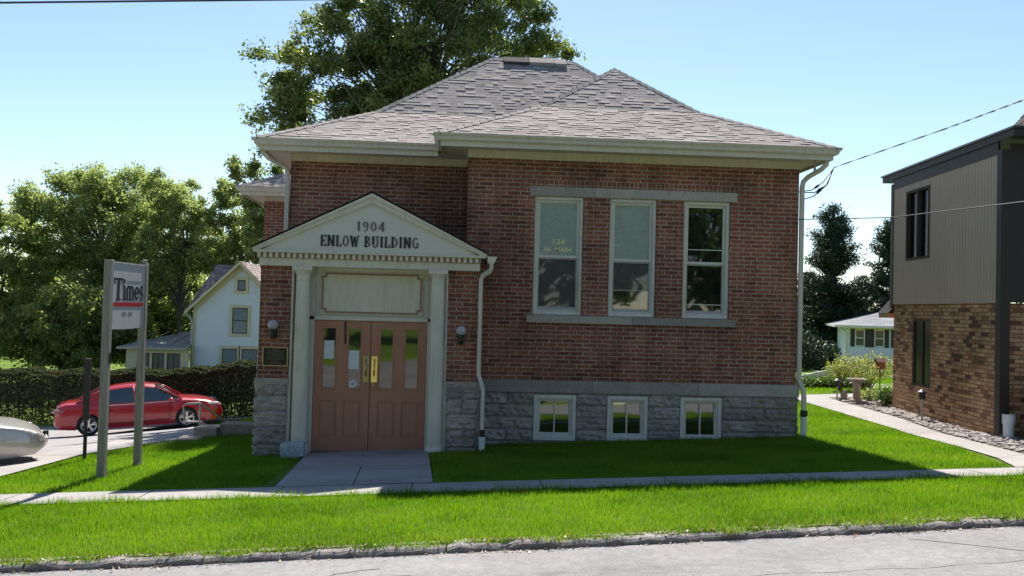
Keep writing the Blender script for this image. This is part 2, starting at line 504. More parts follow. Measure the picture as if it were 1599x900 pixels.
# street: one sheet following the curb line
def build_road():
    xs = np.concatenate([[-600, -300, -150, -80, -50, -30, -20, -15], np.arange(-12, 12.01, .5), [15, 20, 30, 50, 80, 150, 300, 600]])
    vs = [-1.1, 0, 1.5, 3, 4.5, 5.5, 6.2, 6.7, 7.045]
    V = []; F = []
    for v in vs:
        for x in xs:
            y = v + (float(curbYa(x)) - 7.04)
            crown = .07 * (1 - ((v - 3) / 4.1) ** 2)
            V.append((x, y, g(x, y) - .068 + crown))
    nx = len(xs)
    F = [(j * nx + i, j * nx + i + 1, (j + 1) * nx + i + 1, (j + 1) * nx + i) for j in range(len(vs) - 1) for i in range(nx - 1)]
    me = bpy.data.meshes.new('road'); me.from_pydata(V, [], F)
    me.polygons.foreach_set('use_smooth', [True] * len(F))
    me.materials.append(M['road']); o = bpy.data.objects.new('road', me); COL.objects.link(o); tag(o, kind='structure')
build_road()
def roadz(x, y):
    v = y - (float(curbYa(x)) - 7.04)
    vs = [-1.1, 0, 1.5, 3, 4.5, 5.5, 6.2, 6.7, 7.045]
    zs = [g(x, w_ + float(curbYa(x)) - 7.04) - .068 + .07 * (1 - ((w_ - 3) / 4.1) ** 2) for w_ in vs]
    return float(np.interp(v, vs, zs))
# sealed cracks in the road surface
mb = MB()
def crack(pts, w):
    P = [Vector((x, y, 0)) for x, y in pts]
    for i in range(len(P) - 1):
        n = max(2, int((P[i + 1] - P[i]).length / .12))
        d = (P[i + 1] - P[i]).normalized(); s = Vector((-d.y, d.x, 0))
        for k in range(n):
            a = P[i].lerp(P[i + 1], k / n); b = P[i].lerp(P[i + 1], (k + 1) / n)
            j1 = .02 * sin(a.x * 9 + a.y * 5); j2 = .02 * sin(b.x * 9 + b.y * 5)
            wa = w * (.7 + .5 * abs(sin(a.x * 7 + 1))); wb = w * (.7 + .5 * abs(sin(b.x * 7 + 1)))
            q = [a + s * (j1 - wa / 2), b + s * (j2 - wb / 2), b + s * (j2 + wb / 2), a + s * (j1 + wa / 2)]
            mb.poly([(v.x, v.y, roadz(v.x, v.y) + .004) for v in q])
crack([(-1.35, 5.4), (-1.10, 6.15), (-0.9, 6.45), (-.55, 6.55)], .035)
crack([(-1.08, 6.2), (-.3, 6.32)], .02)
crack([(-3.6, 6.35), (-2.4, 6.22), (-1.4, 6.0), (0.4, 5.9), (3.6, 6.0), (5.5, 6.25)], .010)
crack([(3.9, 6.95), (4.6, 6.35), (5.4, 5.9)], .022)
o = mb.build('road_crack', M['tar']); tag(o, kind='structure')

# curb: worn concrete stones with uneven top edge
mb = MB()
x = -40.0
cr = random.Random(3)
while x < 40:
    L = 2.9 + cr.random() * .6 if abs(x) < 12 else 5
    n = 34
    rows = []
    for i in range(n + 1):
        xx = x + .008 + (L - .016) * i / n
        y0 = float(curbYa(xx)) + .01 * sin(xx * 3.1)
        zt = g(xx, y0 + .1)
        e = .010 * sin(xx * 11) + .009 * sin(xx * 23 + 1) + cr.uniform(-.012, .012)
        sk = cr.uniform(-.006, .006)
        rows.append([(xx, y0 - .018 + sk, zt - .11), (xx, y0 - .012 + sk, zt - .030 + e), (xx, y0 + .012 + sk, zt - .012 + e * .7), (xx, y0 + .05, zt - .002 + e * .3), (xx, y0 + .15, zt + .002), (xx, y0 + .155, zt - .1)])
    vs = [p for r in rows for p in r]
    fs = [(i * 6 + k, (i + 1) * 6 + k, (i + 1) * 6 + k + 1, i * 6 + k + 1) for i in range(n) for k in range(5)]
    fs += [tuple(range(6)), tuple(n * 6 + k for k in range(6))[::-1]]
    mb.add(vs, fs)
    x += L
o = mb.build('curb', M['curb'], smooth=False); tag(o, kind='structure')

# pavements
slabs = []
x = -40.0
while x < 40:
    L = 1.52
    slabs.append([(x, 9.44 + .006 * (x + 5)), (x + L - .014, 9.44 + .006 * (x + L + 5)), (x + L - .014, 10.15 - .008 * (x + L + 5)), (x, 10.15 - .008 * (x + 5))])
    x += L
drape('sidewalk', slabs, M['walk'], .018, step=.6)
drape('entrance_walk', [[(-2.12, 10.125), (-1.205, 10.125), (-1.275, 11.6), (-2.19, 11.6)], [(-1.193, 10.125), (-.25, 10.125), (-.33, 11.6), (-1.263, 11.6)], [(-2.19, 11.612), (-.33, 11.612), (-.42, 13.38), (-2.3, 13.38)]], M['walk'], .022, step=.5)
drape('side_sidewalk', [[(-6.1, 7.4), (-6.1, 14.04), (-6.93, 14.3), (-7.0, 7.4)], [(-6.1, 14.05), (-5.54, 14.63), (-6.75, 15.2), (-6.93, 14.31)], [(-5.54, 14.64), (-4.85, 15.5), (-4.9, 16.5), (-6.0, 22), (-7.3, 28.5), (-8.9, 29), (-7.25, 21.6), (-6.87, 18.1), (-6.75, 15.21)]], M['walk'], .03, step=.35)
drape('side_street', [[(-60, 7.2), (-7.0, 7.2), (-6.95, 14.3), (-6.7, 15.2), (-6.87, 18.1), (-7.25, 21.6), (-8.9, 29), (-7.2, 30.1), (-7.0, 31.0), (-60, 33.2)]], M['lot'], .014, step=.42)
drape('garden_path', [[(7.05, 10.09), (7.7, 10.09), (7.9, 11.1), (7.35, 10.9)], [(7.35, 10.91), (7.9, 11.11), (8.2, 13.07), (8.64, 15.87), (8.79, 18.99), (7.97, 18.87), (7.83, 14.38), (7.55, 12.03)], [(7.97, 18.88), (8.79, 19.0), (8.9, 19.35), (13.5, 19.5), (13.5, 20.1), (7.95, 20.05)]], M['walk'], .018, step=.35)
drape('back_drive', [[(10.7, 21.3), (30, 21.8), (30, 24.0), (14, 24.0), (11.2, 23.4)]], M['walk'], .02, step=.5)
bed = plain('bed_soil', (.12, .095, .08), .95, var=.3, scale=12, bump=.01)
drape('gravel_bed', [[(7.95, 11.2), (8.22, 13.07), (8.66, 15.87), (8.81, 19.0), (8.92, 19.33), (12.4, 19.45), (12.4, 17.2), (9.3, 17.2), (8.93, 13.1), (9.6, 12.2), (12, 12.0), (12, 11.0), (8.3, 10.7)]], bed, .012, step=.35)
mb = MB()
def rock(c, s):
    ps = []
    b = bmesh.new(); bmesh.ops.create_icosphere(b, subdivisions=1, radius=1)
    sx, sy, sz = s * random.uniform(.7, 1.3), s * random.uniform(.7, 1.3), s * random.uniform(.4, .8)
    a = random.uniform(0, 6)
    vs = []
    for v in b.verts:
        j = random.uniform(.8, 1.15); x_, y_ = v.co.x * sx * j, v.co.y * sy * j
        vs.append((c[0] + x_ * cos(a) - y_ * sin(a), c[1] + x_ * sin(a) + y_ * cos(a), c[2] + v.co.z * sz * j))
    fs = [tuple(v.index for v in f.verts) for f in b.faces]
    b.free(); mb.add(vs, fs)
for i in range(1500):
    y = random.uniform(11.4, 19.4)
    xl = np.interp(y, [11.1, 13.07, 15.87, 19], [7.95, 8.25, 8.69, 8.84]); xr = np.interp(y, [11, 12.9, 17.1, 17.2, 20], [9.5, 8.9, 9.3, 12.4, 12.4])
    if xr <= xl: continue
    x = random.uniform(xl, xr)
    rock((x, y, g(x, y) + .02), random.choice([.018, .025, .03, .045, .06]))
tag(mb.build('gravel', stone_mat('gravel_stone', (.36, .32, .30), bscale=60)), kind='stuff')

# ------------------------------------------------------------------ grass blades
def inpoly(x, y, poly):
    c = np.zeros(len(x), bool); n = len(poly)
    for i in range(n):
        x1, y1 = poly[i]; x2, y2 = poly[(i + 1) % n]
        c ^= ((y1 > y) != (y2 > y)) & (x < (x2 - x1) * (y - y1) / (y2 - y1 + 1e-12) + x1)
    return c
def blades(name, poly, dens, h, w, holes=(), lean=.45, clump=.3, rsh=0.0):
    P = np.array(poly); lo = P.min(0); hi = P.max(0)
    n = int(dens * (hi[0] - lo[0]) * (hi[1] - lo[1]))
    x = rng.uniform(lo[0], hi[0], n); y = rng.uniform(lo[1], hi[1], n)
    k = inpoly(x, y, poly)
    for hp in holes: k &= ~inpoly(x, y, hp)
    x, y = x[k], y[k]; n = len(x)
    z = G(x, y)
    pat = .5 + .5 * np.sin(x * 2.3 + 1.3 * np.sin(y * 1.9)) * np.sin(y * 2.9 + x * .7)
    pat2 = .5 + .5 * np.sin(x * 7.1 + 2 * np.sin(y * 5.3)) * np.sin(y * 8.3 + x * 3.1)
    H = h * rng.uniform(.55, 1.3, n) * (1 - clump * .5 + clump * pat2)
    a = rng.uniform(0, 2 * pi, n); ln = rng.uniform(.1, 1, n) * lean
    b = rng.uniform(0, 2 * pi, n)
    ww = w * rng.uniform(.6, 1.3, n)
    px, py = np.cos(b) * ww / 2, np.sin(b) * ww / 2
    v0 = np.stack([x - px, y - py, z - .01], 1); v1 = np.stack([x + px, y + py, z - .01], 1)
    v2 = np.stack([x + np.cos(a) * H * ln, y + np.sin(a) * H * ln, z + H], 1)
    V = np.stack([v0, v1, v2], 1).reshape(-1, 3)
    big = np.sin(x * .9 + 2 * np.sin(y * 1.1)) * np.sin(y * 1.7 + .6 * x)
    r = np.clip(.42 + .34 * (rng.random(n) - .5) + .34 * (pat - .5) + .16 * big + rsh, 0, .8)
    dead = rng.random(n)
    cd_ = np.clip(y - curbYa(x) - .1, 0, 9)
    dry = .03 + .30 * np.exp(-cd_ / .22) + .10 * np.clip(np.sin(x * 1.7 + .5) * np.sin(y * 2.1 + x), 0, 1) ** 2
    r = np.where(dead > 1 - dry, rng.uniform(.80, 1, n), r)
    r = np.clip(r + np.where((np.sin(x * 3.3 + y) * np.sin(y * 4.1 - x * 1.3) > .72) & (rng.random(n) > .5), -.35, 0), 0, 1)
    return V, r
bl = []
def cy(x, d): return float(curbYa(x)) + d
verge = [(x, cy(x, .09)) for x in np.linspace(-11, 11, 23)] + [(11, 9.50), (-11, 9.46)]
bl.append(blades('a', verge, 4200, .050, .008, clump=.5))
# ragged tufts hanging over the curb
edge = [(x, cy(x, .020 + .035 * sin(x * 4.3) + .03 * sin(x * 11.7 + 1))) for x in np.linspace(-9, 9, 241)] + [(x, cy(x, .24)) for x in np.linspace(9, -9, 37)]
bl.append(blades('b', edge, 4200, .050, .007, lean=1.5, clump=.9, rsh=.0))
vb, rb = blades('b2', edge, 700, .045, .008, lean=1.8, clump=.9)
bl.append((vb, rng.uniform(.82, 1, len(rb))))
wedge = [(-11, 9.40), (11, 9.44), (11, 9.56), (-11, 9.50)]
bl.append(blades('c', wedge, 3200, .075, .009, clump=.8))
ent = [(-2.32, 10), (-.22, 10), (-.40, 13.4), (-2.32, 13.4)]
b1 = [(-3.13, 13.08), (.36, 13.08), (.36, 13.88), (5.86, 13.88), (5.86, 24), (-3.10, 24)]
lawn = [(-6.1, 10.14), (7.0, 10.07), (7.50, 12.03), (7.80, 14.38), (7.93, 18.87), (7.93, 20), (5.8, 20), (-3, 17.2), (-4.7, 15.6), (-5.22, 15.2), (-5.54, 14.6), (-6.01, 14.03)]
bl.append(blades('d', lawn, 2600, .050, .011, holes=[ent, b1], clump=.45))
far = [(8, 20.1), (10.6, 20.2), (14, 24.5), (20, 24.5), (20, 28), (5.8, 28), (5.8, 20.1)]
bl.append(blades('e', far, 350, .06, .03))
bl.append(blades('f', [(-9.6, 29.4), (-7.0, 30.4), (-4, 24), (-3.2, 17.5), (-4.8, 16.8), (-6, 22.3), (-7.3, 28.8)], 500, .07, .025))
V = np.concatenate([b_[0] for b_ in bl]); R_ = np.concatenate([b_[1] for b_ in bl])
# tips of the tufts above the curb hang down from the verge, so their roots stay on it
tag(np_mesh('grass', V, 3, M['blade'], R_), kind='stuff')
# weeds and clover flecks, then leaf litter in the gutter
n = 2600
x = rng.uniform(-8, 8, n); y = curbYa(x) + -.02 + rng.normal(size=n) * .07
cl = .5 + .5 * np.sin(x * 3.1) * np.sin(x * 1.3 + 1)
k = rng.random(n) < cl ** 2 + .12; x, y = x[k], y[k]; n = len(x)
z = np.array([max(roadz(a, b), g(a, b) + .01 if b > curbYa(a) + .0 else -9) for a, b in zip(x, y)]) + .008
sz = rng.uniform(.004, .022, n); a = rng.uniform(0, 6.3, n); tl = rng.uniform(0, .02, n)
q = [np.stack([x + sz * np.cos(a + k_ * pi / 2) * (1 if k_ % 2 == 0 else .5), y + sz * np.sin(a + k_ * pi / 2) * (1 if k_ % 2 == 0 else .5), z + (tl if k_ == 0 else 0)], 1) for k_ in range(4)]
tag(np_mesh('leaf_litter', np.stack(q, 1).reshape(-1, 3), 4, leaf_mat('dry_leaf', [(0, (.07, .045, .025)), (.5, (.16, .10, .055)), (1, (.32, .23, .12))], trans=.15)), kind='stuff')
# ------------------------------------------------------------------ roof and wall builders
def clip2(poly, ax, ay, bx, by):
    out = []
    n = len(poly)
    def side(p): return (bx - ax) * (p[1] - ay) - (by - ay) * (p[0] - ax)
    for i in range(n):
        p, q = poly[i], poly[(i + 1) % n]
        sp_, sq = side(p), side(q)
        if sp_ >= -1e-9: out.append(p)
        if (sp_ > 1e-9 and sq < -1e-9) or (sp_ < -1e-9 and sq > 1e-9):
            t = sp_ / (sp_ - sq); out.append((p[0] + (q[0] - p[0]) * t, p[1] + (q[1] - p[1]) * t))
    return out
def shingles(mb, poly3, expo=.125, tw=(.09, .24), thick=(.003, .011), seed=1):
    """courses of shingle tabs on a flat roof face; the first two corners are its eave"""
    R = random.Random(seed)
    P = [Vector(p) for p in poly3]
    u = (P[1] - P[0]).normalized()
    n = u.cross(P[2] - P[0]).normalized()
    if n.z < 0: n = -n
    v = n.cross(u).normalized()
    if v.z < 0: v = -v
    o = P[0]
    L = [((p - o).dot(u), (p - o).dot(v)) for p in P]
    area = sum(L[i][0] * L[(i + 1) % len(L)][1] - L[(i + 1) % len(L)][0] * L[i][1] for i in range(len(L)))
    if area < 0: L = L[::-1]
    umin, umax = min(p[0] for p in L), max(p[0] for p in L); vmax = max(p[1] for p in L)
    def to3(a, b, h): return o + u * a + v * b + n * h
    mb.poly([to3(a, b, 0) for a, b in L], .5)
    k = 0; vv = 0.0
    while vv < vmax:
        v1 = min(vv + expo * 1.02, vmax)
        a = umin - R.uniform(0, .3)
        while a < umax:
            w = R.uniform(*tw)
            cellp = [(a, vv), (a + w, vv), (a + w, v1), (a, v1)]
            c = cellp
            for i in range(len(L)):
                c = clip2(c, *L[i], *L[(i + 1) % len(L)])
                if len(c) < 3: break
            if len(c) >= 3:
                hl = thick[1] if R.random() < .42 else thick[0]
                hl *= R.uniform(.85, 1.15)
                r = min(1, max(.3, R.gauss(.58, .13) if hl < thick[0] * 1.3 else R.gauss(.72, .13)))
                hf = lambda b: .003 + hl * (1 - (b - vv) / expo * .8)
                mb.poly([to3(x_, y_, hf(y_)) for x_, y_ in c], r)
                bt = sorted([p[0] for p in c if abs(p[1] - vv) < 1e-6])
                if len(bt) >= 2: mb.poly([to3(bt[0], vv, 0), to3(bt[-1], vv, 0), to3(bt[-1], vv, hf(vv)), to3(bt[0], vv, hf(vv))], .05)  # dark tar butt edge, also painting in the shadow line under the tab
                for e in (a, a + w):
                    sd_ = sorted([p[1] for p in c if abs(p[0] - e) < 1e-6])
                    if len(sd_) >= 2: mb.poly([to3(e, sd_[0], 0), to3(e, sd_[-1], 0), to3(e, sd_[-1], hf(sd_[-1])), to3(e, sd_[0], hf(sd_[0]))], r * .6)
            a += w + .0015
        vv += expo; k += 1
def hipcap(mb, a, b, n1, n2, w=.13, seed=1, gap=.20):
    """overlapping cap shingles along a hip or ridge from a (low) to b (high); n1,n2 are unit directions down each face"""
    R = random.Random(seed)
    a, b = Vector(a), Vector(b); n1, n2 = Vector(n1).normalized(), Vector(n2).normalized()
    d = (b - a); Lg = d.length; d.normalize()
    up = d.cross(n1).normalized()
    if up.z < 0: up = -up
    up = Vector((0, 0, 1)) - d * d.z; up.normalize()
    s = 0
    while s < Lg:
        e = min(s + gap * 1.15, Lg)
        r = R.uniform(.6, 1.0)
        p0 = a + d * s + up * .034; p1 = a + d * e + up * .018
        q = [p0 + n1 * w - up * .012, p0, p0 + n2 * w - up * .012]; q1 = [p1 + n1 * w - up * .008, p1, p1 + n2 * w - up * .008]
        dn = -up * .016
        mb.add(q + q1 + [x + dn for x in q], [(0, 1, 4, 3), (1, 2, 5, 4), (0, 6, 7, 1), (1, 7, 8, 2), (0, 3, 6), (2, 8, 5)], r)
        s += gap

def wall(mb, o, ud, n, u0, u1, z0, z1, ops=(), reveal=.14):
    """upright wall face with rectangular openings (u0,u1,z0,z1) and their reveals"""
    o = Vector(o); ud = Vector(ud).normalized(); n = Vector(n).normalized()
    us = sorted(set([u0, u1] + [c for q in ops for c in q[:2] if u0 < c < u1])); zs = sorted(set([z0, z1] + [c for q in ops for c in q[2:4] if z0 < c < z1]))
    P = lambda u, z, d=0: tuple(o + ud * u + Vector((0, 0, z)) - n * d)
    for i in range(len(us) - 1):
        for j in range(len(zs) - 1):
            cu, cz = (us[i] + us[i + 1]) / 2, (zs[j] + zs[j + 1]) / 2
            if any(q[0] < cu < q[1] and q[2] < cz < q[3] for q in ops): continue
            mb.quad(P(us[i], zs[j]), P(us[i + 1], zs[j]), P(us[i + 1], zs[j + 1]), P(us[i], zs[j + 1]))
    for a, b, c, d in ops:
        for p, q in (((a, c), (b, c)), ((b, c), (b, d)), ((b, d), (a, d)), ((a, d), (a, c))):
            mb.quad(P(*p), P(*q), P(*q, reveal), P(*p, reveal))

def rockwall(mb, jb, o, ud, n, u0, u1, z0, z1, courses, skips=(), wmin=.38, wmax=.85, seed=1, bulge=.020, rough=.024):
    """rock-faced blocks in courses, with recessed mortar joints behind them"""
    R = random.Random(seed)
    o = Vector(o); ud = Vector(ud).normalized(); n = Vector(n).normalized()
    P = lambda u, z, d=0: o + ud * u + Vector((0, 0, z)) + n * d
    wj = MB(); wall(jb, o, ud, n, u0, u1, z0, z1, [s for s in skips], reveal=.1)
    zc = z0
    hs = []
    z = z1
    for h in courses:
        hs.append((max(z0, z - h), z)); z -= h
        if z <= z0: break
    for (a, b) in hs:
        # split the course where an opening interrupts it
        spans = [(u0, u1)]
        for s in skips:
            if s[3] > a + .02 and s[2] < b - .02:
                spans = [q for sp_ in spans for q in ((sp_[0], min(sp_[1], s[0])), (max(sp_[0], s[1]), sp_[1])) if q[1] - q[0] > .03]
        for (s0, s1) in spans:
            u = s0
            while u < s1 - .02:
                w = R.uniform(wmin, wmax)
                if s1 - (u + w) < wmin * .7: w = s1 - u
                g_ = .007
                nx = max(4, int(w / .035)); nz = max(4, int((b - a) / .03))
                ph = [R.uniform(0, 6) for _ in range(6)]
                bl_ = bulge * R.uniform(.5, 1.2); vs = []
                for j in range(nz + 1):
                    for i in range(nx + 1):
                        fu, fz = i / nx, j / nz
                        e = min(min(fu, 1 - fu) * w, min(fz, 1 - fz) * (b - a))
                        k = min(1, e / .035); k = k * (2 - k)
                        uu, zz = u + g_ + fu * (w - 2 * g_), a + g_ + fz * (b - a - 2 * g_)
                        nz_ = sin(uu * 21 + ph[0]) * sin(zz * 26 + ph[1]) + .6 * sin(uu * 47 + ph[2] + zz * 31) + .5 * sin(zz * 71 + ph[3] + uu * 9) + R.uniform(-.5, .5)
                        vs.append(P(uu, zz, .006 + k * (bl_ + rough * nz_ * .6) if 0 < i < nx and 0 < j < nz else .0))
                fs = [(j * (nx + 1) + i, j * (nx + 1) + i + 1, (j + 1) * (nx + 1) + i + 1, (j + 1) * (nx + 1) + i) for j in range(nz) for i in range(nx)]
                mb.add(vs, fs)
                u += w

def sweep(mb, prof, path):
    """profile of (outward, z) points swept along a plan path with mitred corners; outward is to the left of travel reversed"""
    n = len(path); rings = []
    for i, p in enumerate(path):
        p = Vector((p[0], p[1]))
        def nrm(a, b):
            d = (Vector(b) - Vector(a)).normalized(); return Vector((d.y, -d.x))
        if i == 0: m_ = nrm(path[0], path[1])
        elif i == n - 1: m_ = nrm(path[-2], path[-1])
        else:
            a, b = nrm(path[i - 1], path[i]), nrm(path[i], path[i + 1]); m_ = (a + b) / (1 + a.dot(b))
        rings.append([(p.x + m_.x * o_, p.y + m_.y * o_, z) for o_, z in prof])
    k = len(prof)
    vs = [v for r in rings for v in r]
    fs = [(i * k + j, (i + 1) * k + j, (i + 1) * k + j + 1, i * k + j + 1) for i in range(n - 1) for j in range(k - 1)]
    fs += [tuple(range(k))[::-1], tuple((n - 1) * k + j for j in range(k))]
    mb.add(vs, fs)

# ------------------------------------------------------------------ the brick building
B = empty('brick_building', (0, 0, 0), 'old one-storey red brick office with grey hipped roof and white pedimented doorway', 'building')
YE, YM, YR = 13.15, 13.95, 14.95
WIN = [(1.245, 2.075), (2.525, 3.33), (3.80, 4.605)]
WZ = (-.10, 1.905)
BW = [(1.30, 2.02), (2.545, 3.24), (3.795, 4.51)]
BZ = (-2.20, -1.435)
mb = MB()
wall(mb, (0, YM, 0), (1, 0, 0), (0, -1, 0), .11, 5.80, -1.20, 2.56, [(a, b, WZ[0], WZ[1]) for a, b in WIN], .13)
wall(mb, (5.80, YM, 0), (0, 1, 0), (1, 0, 0), 0, 8.2, -1.2, 2.56)
wall(mb, (.11, YM, 0), (0, 1, 0), (-1, 0, 0), 0, 1.0, -1.2, 2.56)
wall(mb, (0, YR, 0), (1, 0, 0), (0, -1, 0), -3.03, .11, -1.2, 2.56)
wall(mb, (-3.03, YR, 0), (0, 1, 0), (-1, 0, 0), 0, 6.05, -1.2, 2.56)
wall(mb, (0, 21.0, 0), (1, 0, 0), (0, -1, 0), -4.88, -3.03, -1.2, 2.56)
wall(mb, (-4.88, 21.0, 0), (0, 1, 0), (-1, 0, 0), 0, 5, -1.2, 2.56)
wall(mb, (0, 26.0, 0), (1, 0, 0), (0, 1, 0), -4.88, -1, -1.2, 2.56)
wall(mb, (0, 22.15, 0), (1, 0, 0), (0, 1, 0), -1, 5.8, -1.2, 2.56)
wall(mb, (-1, 22.15, 0), (0, 1, 0), (1, 0, 0), 0, 3.85, -1.2, 2.56)
# entrance bay: two brick piers and their returns
for a, b in ((-3.075, -2.60), (-.165, .31)):
    wall(mb, (0, YE, 0), (1, 0, 0), (0, -1, 0), a, b, -1.18, .60)
wall(mb, (-3.075, YE, 0), (0, 1, 0), (-1, 0, 0), 0, 1.8, -1.18, .8)
wall(mb, (.31, YE, 0), (0, 1, 0), (1, 0, 0), 0, .8, -1.18, .8)
mb.build('brick_wall', M['brick'], B)
sb = MB(); sb.box(1.158, 4.716, YM - .004, YM + .02, 2.068, 2.168); sb.build('soldier_course', M['soldier'], B)

# foundation
mb = MB(); jb = MB()
ops = [(a, b, BZ[0], BZ[1]) for a, b in BW]
rockwall(mb, jb, (0, YM - .015, 0), (1, 0, 0), (0, -1, 0), .35, 5.83, -2.75, -1.40, [.215, .205, .20, .20, .22, .22, .22], ops, seed=4)
rockwall(mb, jb, (5.83, YM - .015, 0), (0, 1, 0), (1, 0, 0), 0, 8.2, -2.75, -1.40, [.215, .205, .20, .20, .22, .22, .22], seed=5)
fb_ = MB()
for (a, b, sd_) in ((-3.10, -2.615, 8), (-.15, .335, 9)):
    pb_ = MB(); rockwall(pb_, jb, (0, YE - .015, 0), (1, 0, 0), (0, -1, 0), a, b, -2.75, -1.185, [.27, .235, .245, .275, .20, .24, .3], seed=sd_, wmin=.22, wmax=.5, bulge=.024)
    pb_.build('pier_base', M['stone'], B)
rockwall(mb, jb, (-3.10, YE - .015, 0), (0, 1, 0), (-1, 0, 0), 0, 8, -2.95, -1.185, [.27, .235, .245, .275, .20, .24, .3], seed=11)
rockwall(mb, jb, (.335, YE - .015, 0), (0, 1, 0), (1, 0, 0), 0, .8, -2.75, -1.185, [.27, .235, .245, .275, .20, .24, .3], seed=12)
rockwall(mb, jb, (0, 20.97, 0), (1, 0, 0), (0, -1, 0), -4.92, -3.1, -3.4, -1.2, [.27, .235, .245, .275, .20, .24, .3, .3, .3, .3], seed=14)
rockwall(mb, jb, (0, 22.16, 0), (1, 0, 0), (0, 1, 0), -1, 5.85, -3.4, -1.2, [.27] * 9, seed=15)
rockwall(mb, jb, (-4.92, 21, 0), (0, 1, 0), (-1, 0, 0), 0, 5.05, -4.2, -1.2, [.27] * 12, seed=16)
rockwall(mb, jb, (0, 26.04, 0), (1, 0, 0), (0, 1, 0), -4.92, -1, -4.2, -1.2, [.27] * 12, seed=17)
f_ = mb.build('foundation', M['stone'], B, smooth=False)
jb.build('foundation_mortar', M['joint'], B)
mb = MB()
for a, b in ((.335, 2.28), (2.285, 4.1), (4.105, 5.845)):
    mb.box(a, b, YM - .05, YM + .05, -1.40, -1.195)
mb.box(5.78, 5.850, YM + .052, 22.1, -1.40, -1.195)
mb.build('water_table', M['stone_smooth'], B, bevel=.006)
for a, b in ((-3.115, -2.60), (-.165, .352)):
    mb = MB(); mb.box(a, b, YE - .038, YE + .30, -1.27, -1.178); mb.build('pier_cap', M['stone_smooth'], B, bevel=.006)

mb = MB()
for a, b in ((1.155, 2.25), (2.255, 3.53), (3.535, 4.716)):
    mb.box(a, b, YM - .022, YM + .12, 1.907, 2.066)
mb.build('lintel', M['stone_smooth'], B, bevel=.005)
mb = MB()
for a, b in ((1.14, 2.93), (2.934, 4.716)):
    mb.box(a, b, YM - .055, YM + .12, -.232, -.102)
mb.build('window_sill', M['stone_smooth'], B, bevel=.006)

def ring(mb, x0, x1, z0, z1, w, y0, y1, wb=None):
    wb = w if wb is None else wb
    mb.box(x0, x1, y0, y1, z1 - w, z1); mb.box(x0, x1, y0, y1, z0, z0 + wb)
    mb.box(x0, x0 + w, y0 + .0015, y1, z0 + wb, z1 - w); mb.box(x1 - w, x1, y0 + .0015, y1, z0 + wb, z1 - w)
RAIL = [.885, .865, .845]
for i, (a, b) in enumerate(WIN):
    a, b = a + .004, b - .004
    z0, z1 = WZ[0] + .003, WZ[1] - .003
    mb = MB(); ring(mb, a, b, z0, z1, .052, YM + .035, YM + .14, .06)
    ring(mb, a + .054, b - .054, z0 + .062, z1 - .054, .022, YM + .075, YM + .13)
    w_ = mb.build('window', M['white'], B, bevel=.004)
    rz = .895 if i == 0 else .865 if i == 1 else .855
    xi0, xi1 = a + .074, b - .074
    zi0, zi1 = z0 + .082, z1 - .074
    mb = MB(); ring(mb, xi0, xi1, rz - .022, zi1, .024, YM + .088, YM + .12, .042)
    mb.build('upper_sash', M['white'], w_, bevel=.003)
    mb = MB(); ring(mb, xi0, xi1, zi0, rz - .024, .024, YM + .102, YM + .134, .05)
    mb.build('lower_sash', M['grey_trim'], w_, bevel=.003)
    mb = MB(); mb.box(xi0 + .024, xi1 - .024, YM + .106, YM + .112, rz + .02, zi1 - .024)
    mb.build('pane', M['glass_shade'] if i < 2 else M['glass_dark'], w_)
    mb = MB(); mb.box(xi0 + .024, xi1 - .024, YM + .122, YM + .128, zi0 + .05, rz - .048)
    mb.build('pane', M['glass_blind'] if i < 2 else M['glass_dark'], w_)
    if i == 1:   # the shade stops short of the sill: dark glass below it
        mb = MB(); mb.box(xi0 + .024, xi1 - .024, YM + .1165, YM + .1215, zi0 + .05, .344); mb.build('pane', M['glass_dark'], w_)
    for yy, zz in ([(.114, .03)], [(.098, 1.335), (.108, .345)], [(.098, 1.075), (.114, .135)])[i]:
        mb = MB(); mb.box(xi0 + .024, xi1 - .024, YM + yy, YM + yy + .007, zz, zz + .014); mb.build('muntin', M['white'] if i == 2 else M['grey_trim'], w_)

for i, (a, b) in enumerate(BW):
    a, b = a + .004, b - .004; z0, z1 = BZ[0] + .003, BZ[1] - .003
    mb = MB(); ring(mb, a, b, z0, z1, .058, YM - .03, YM + .10, .075)
    ring(mb, a + .060, b - .060, z0 + .077, z1 - .06, .026, YM - .005, YM + .08)
    w_ = mb.build('basement_window', M['white'], B, bevel=.004)
    xi0, xi1, zi0, zi1 = a + .088, b - .088, z0 + .105, z1 - .088
    mb = MB(); ring(mb, xi0, xi1, zi0, zi1, .024, YM + .02, YM + .05)
    cx = (xi0 + xi1) / 2; mb.box(cx - .012, cx + .012, YM + .022, YM + .05, zi0 + .024, zi1 - .024)
    mb.build('sash', M['white'], w_, bevel=.002)
    mb = MB(); mb.add([(xi0 + .02, YM + .032, zi0 + .02), (xi1 - .02, YM + .032, zi0 + .02), (xi1 - .02, YM + .062, zi1 - .02), (xi0 + .02, YM + .062, zi1 - .02)], [(0, 1, 2, 3)])
    mb.build('pane', M['glass_mirror'], w_)

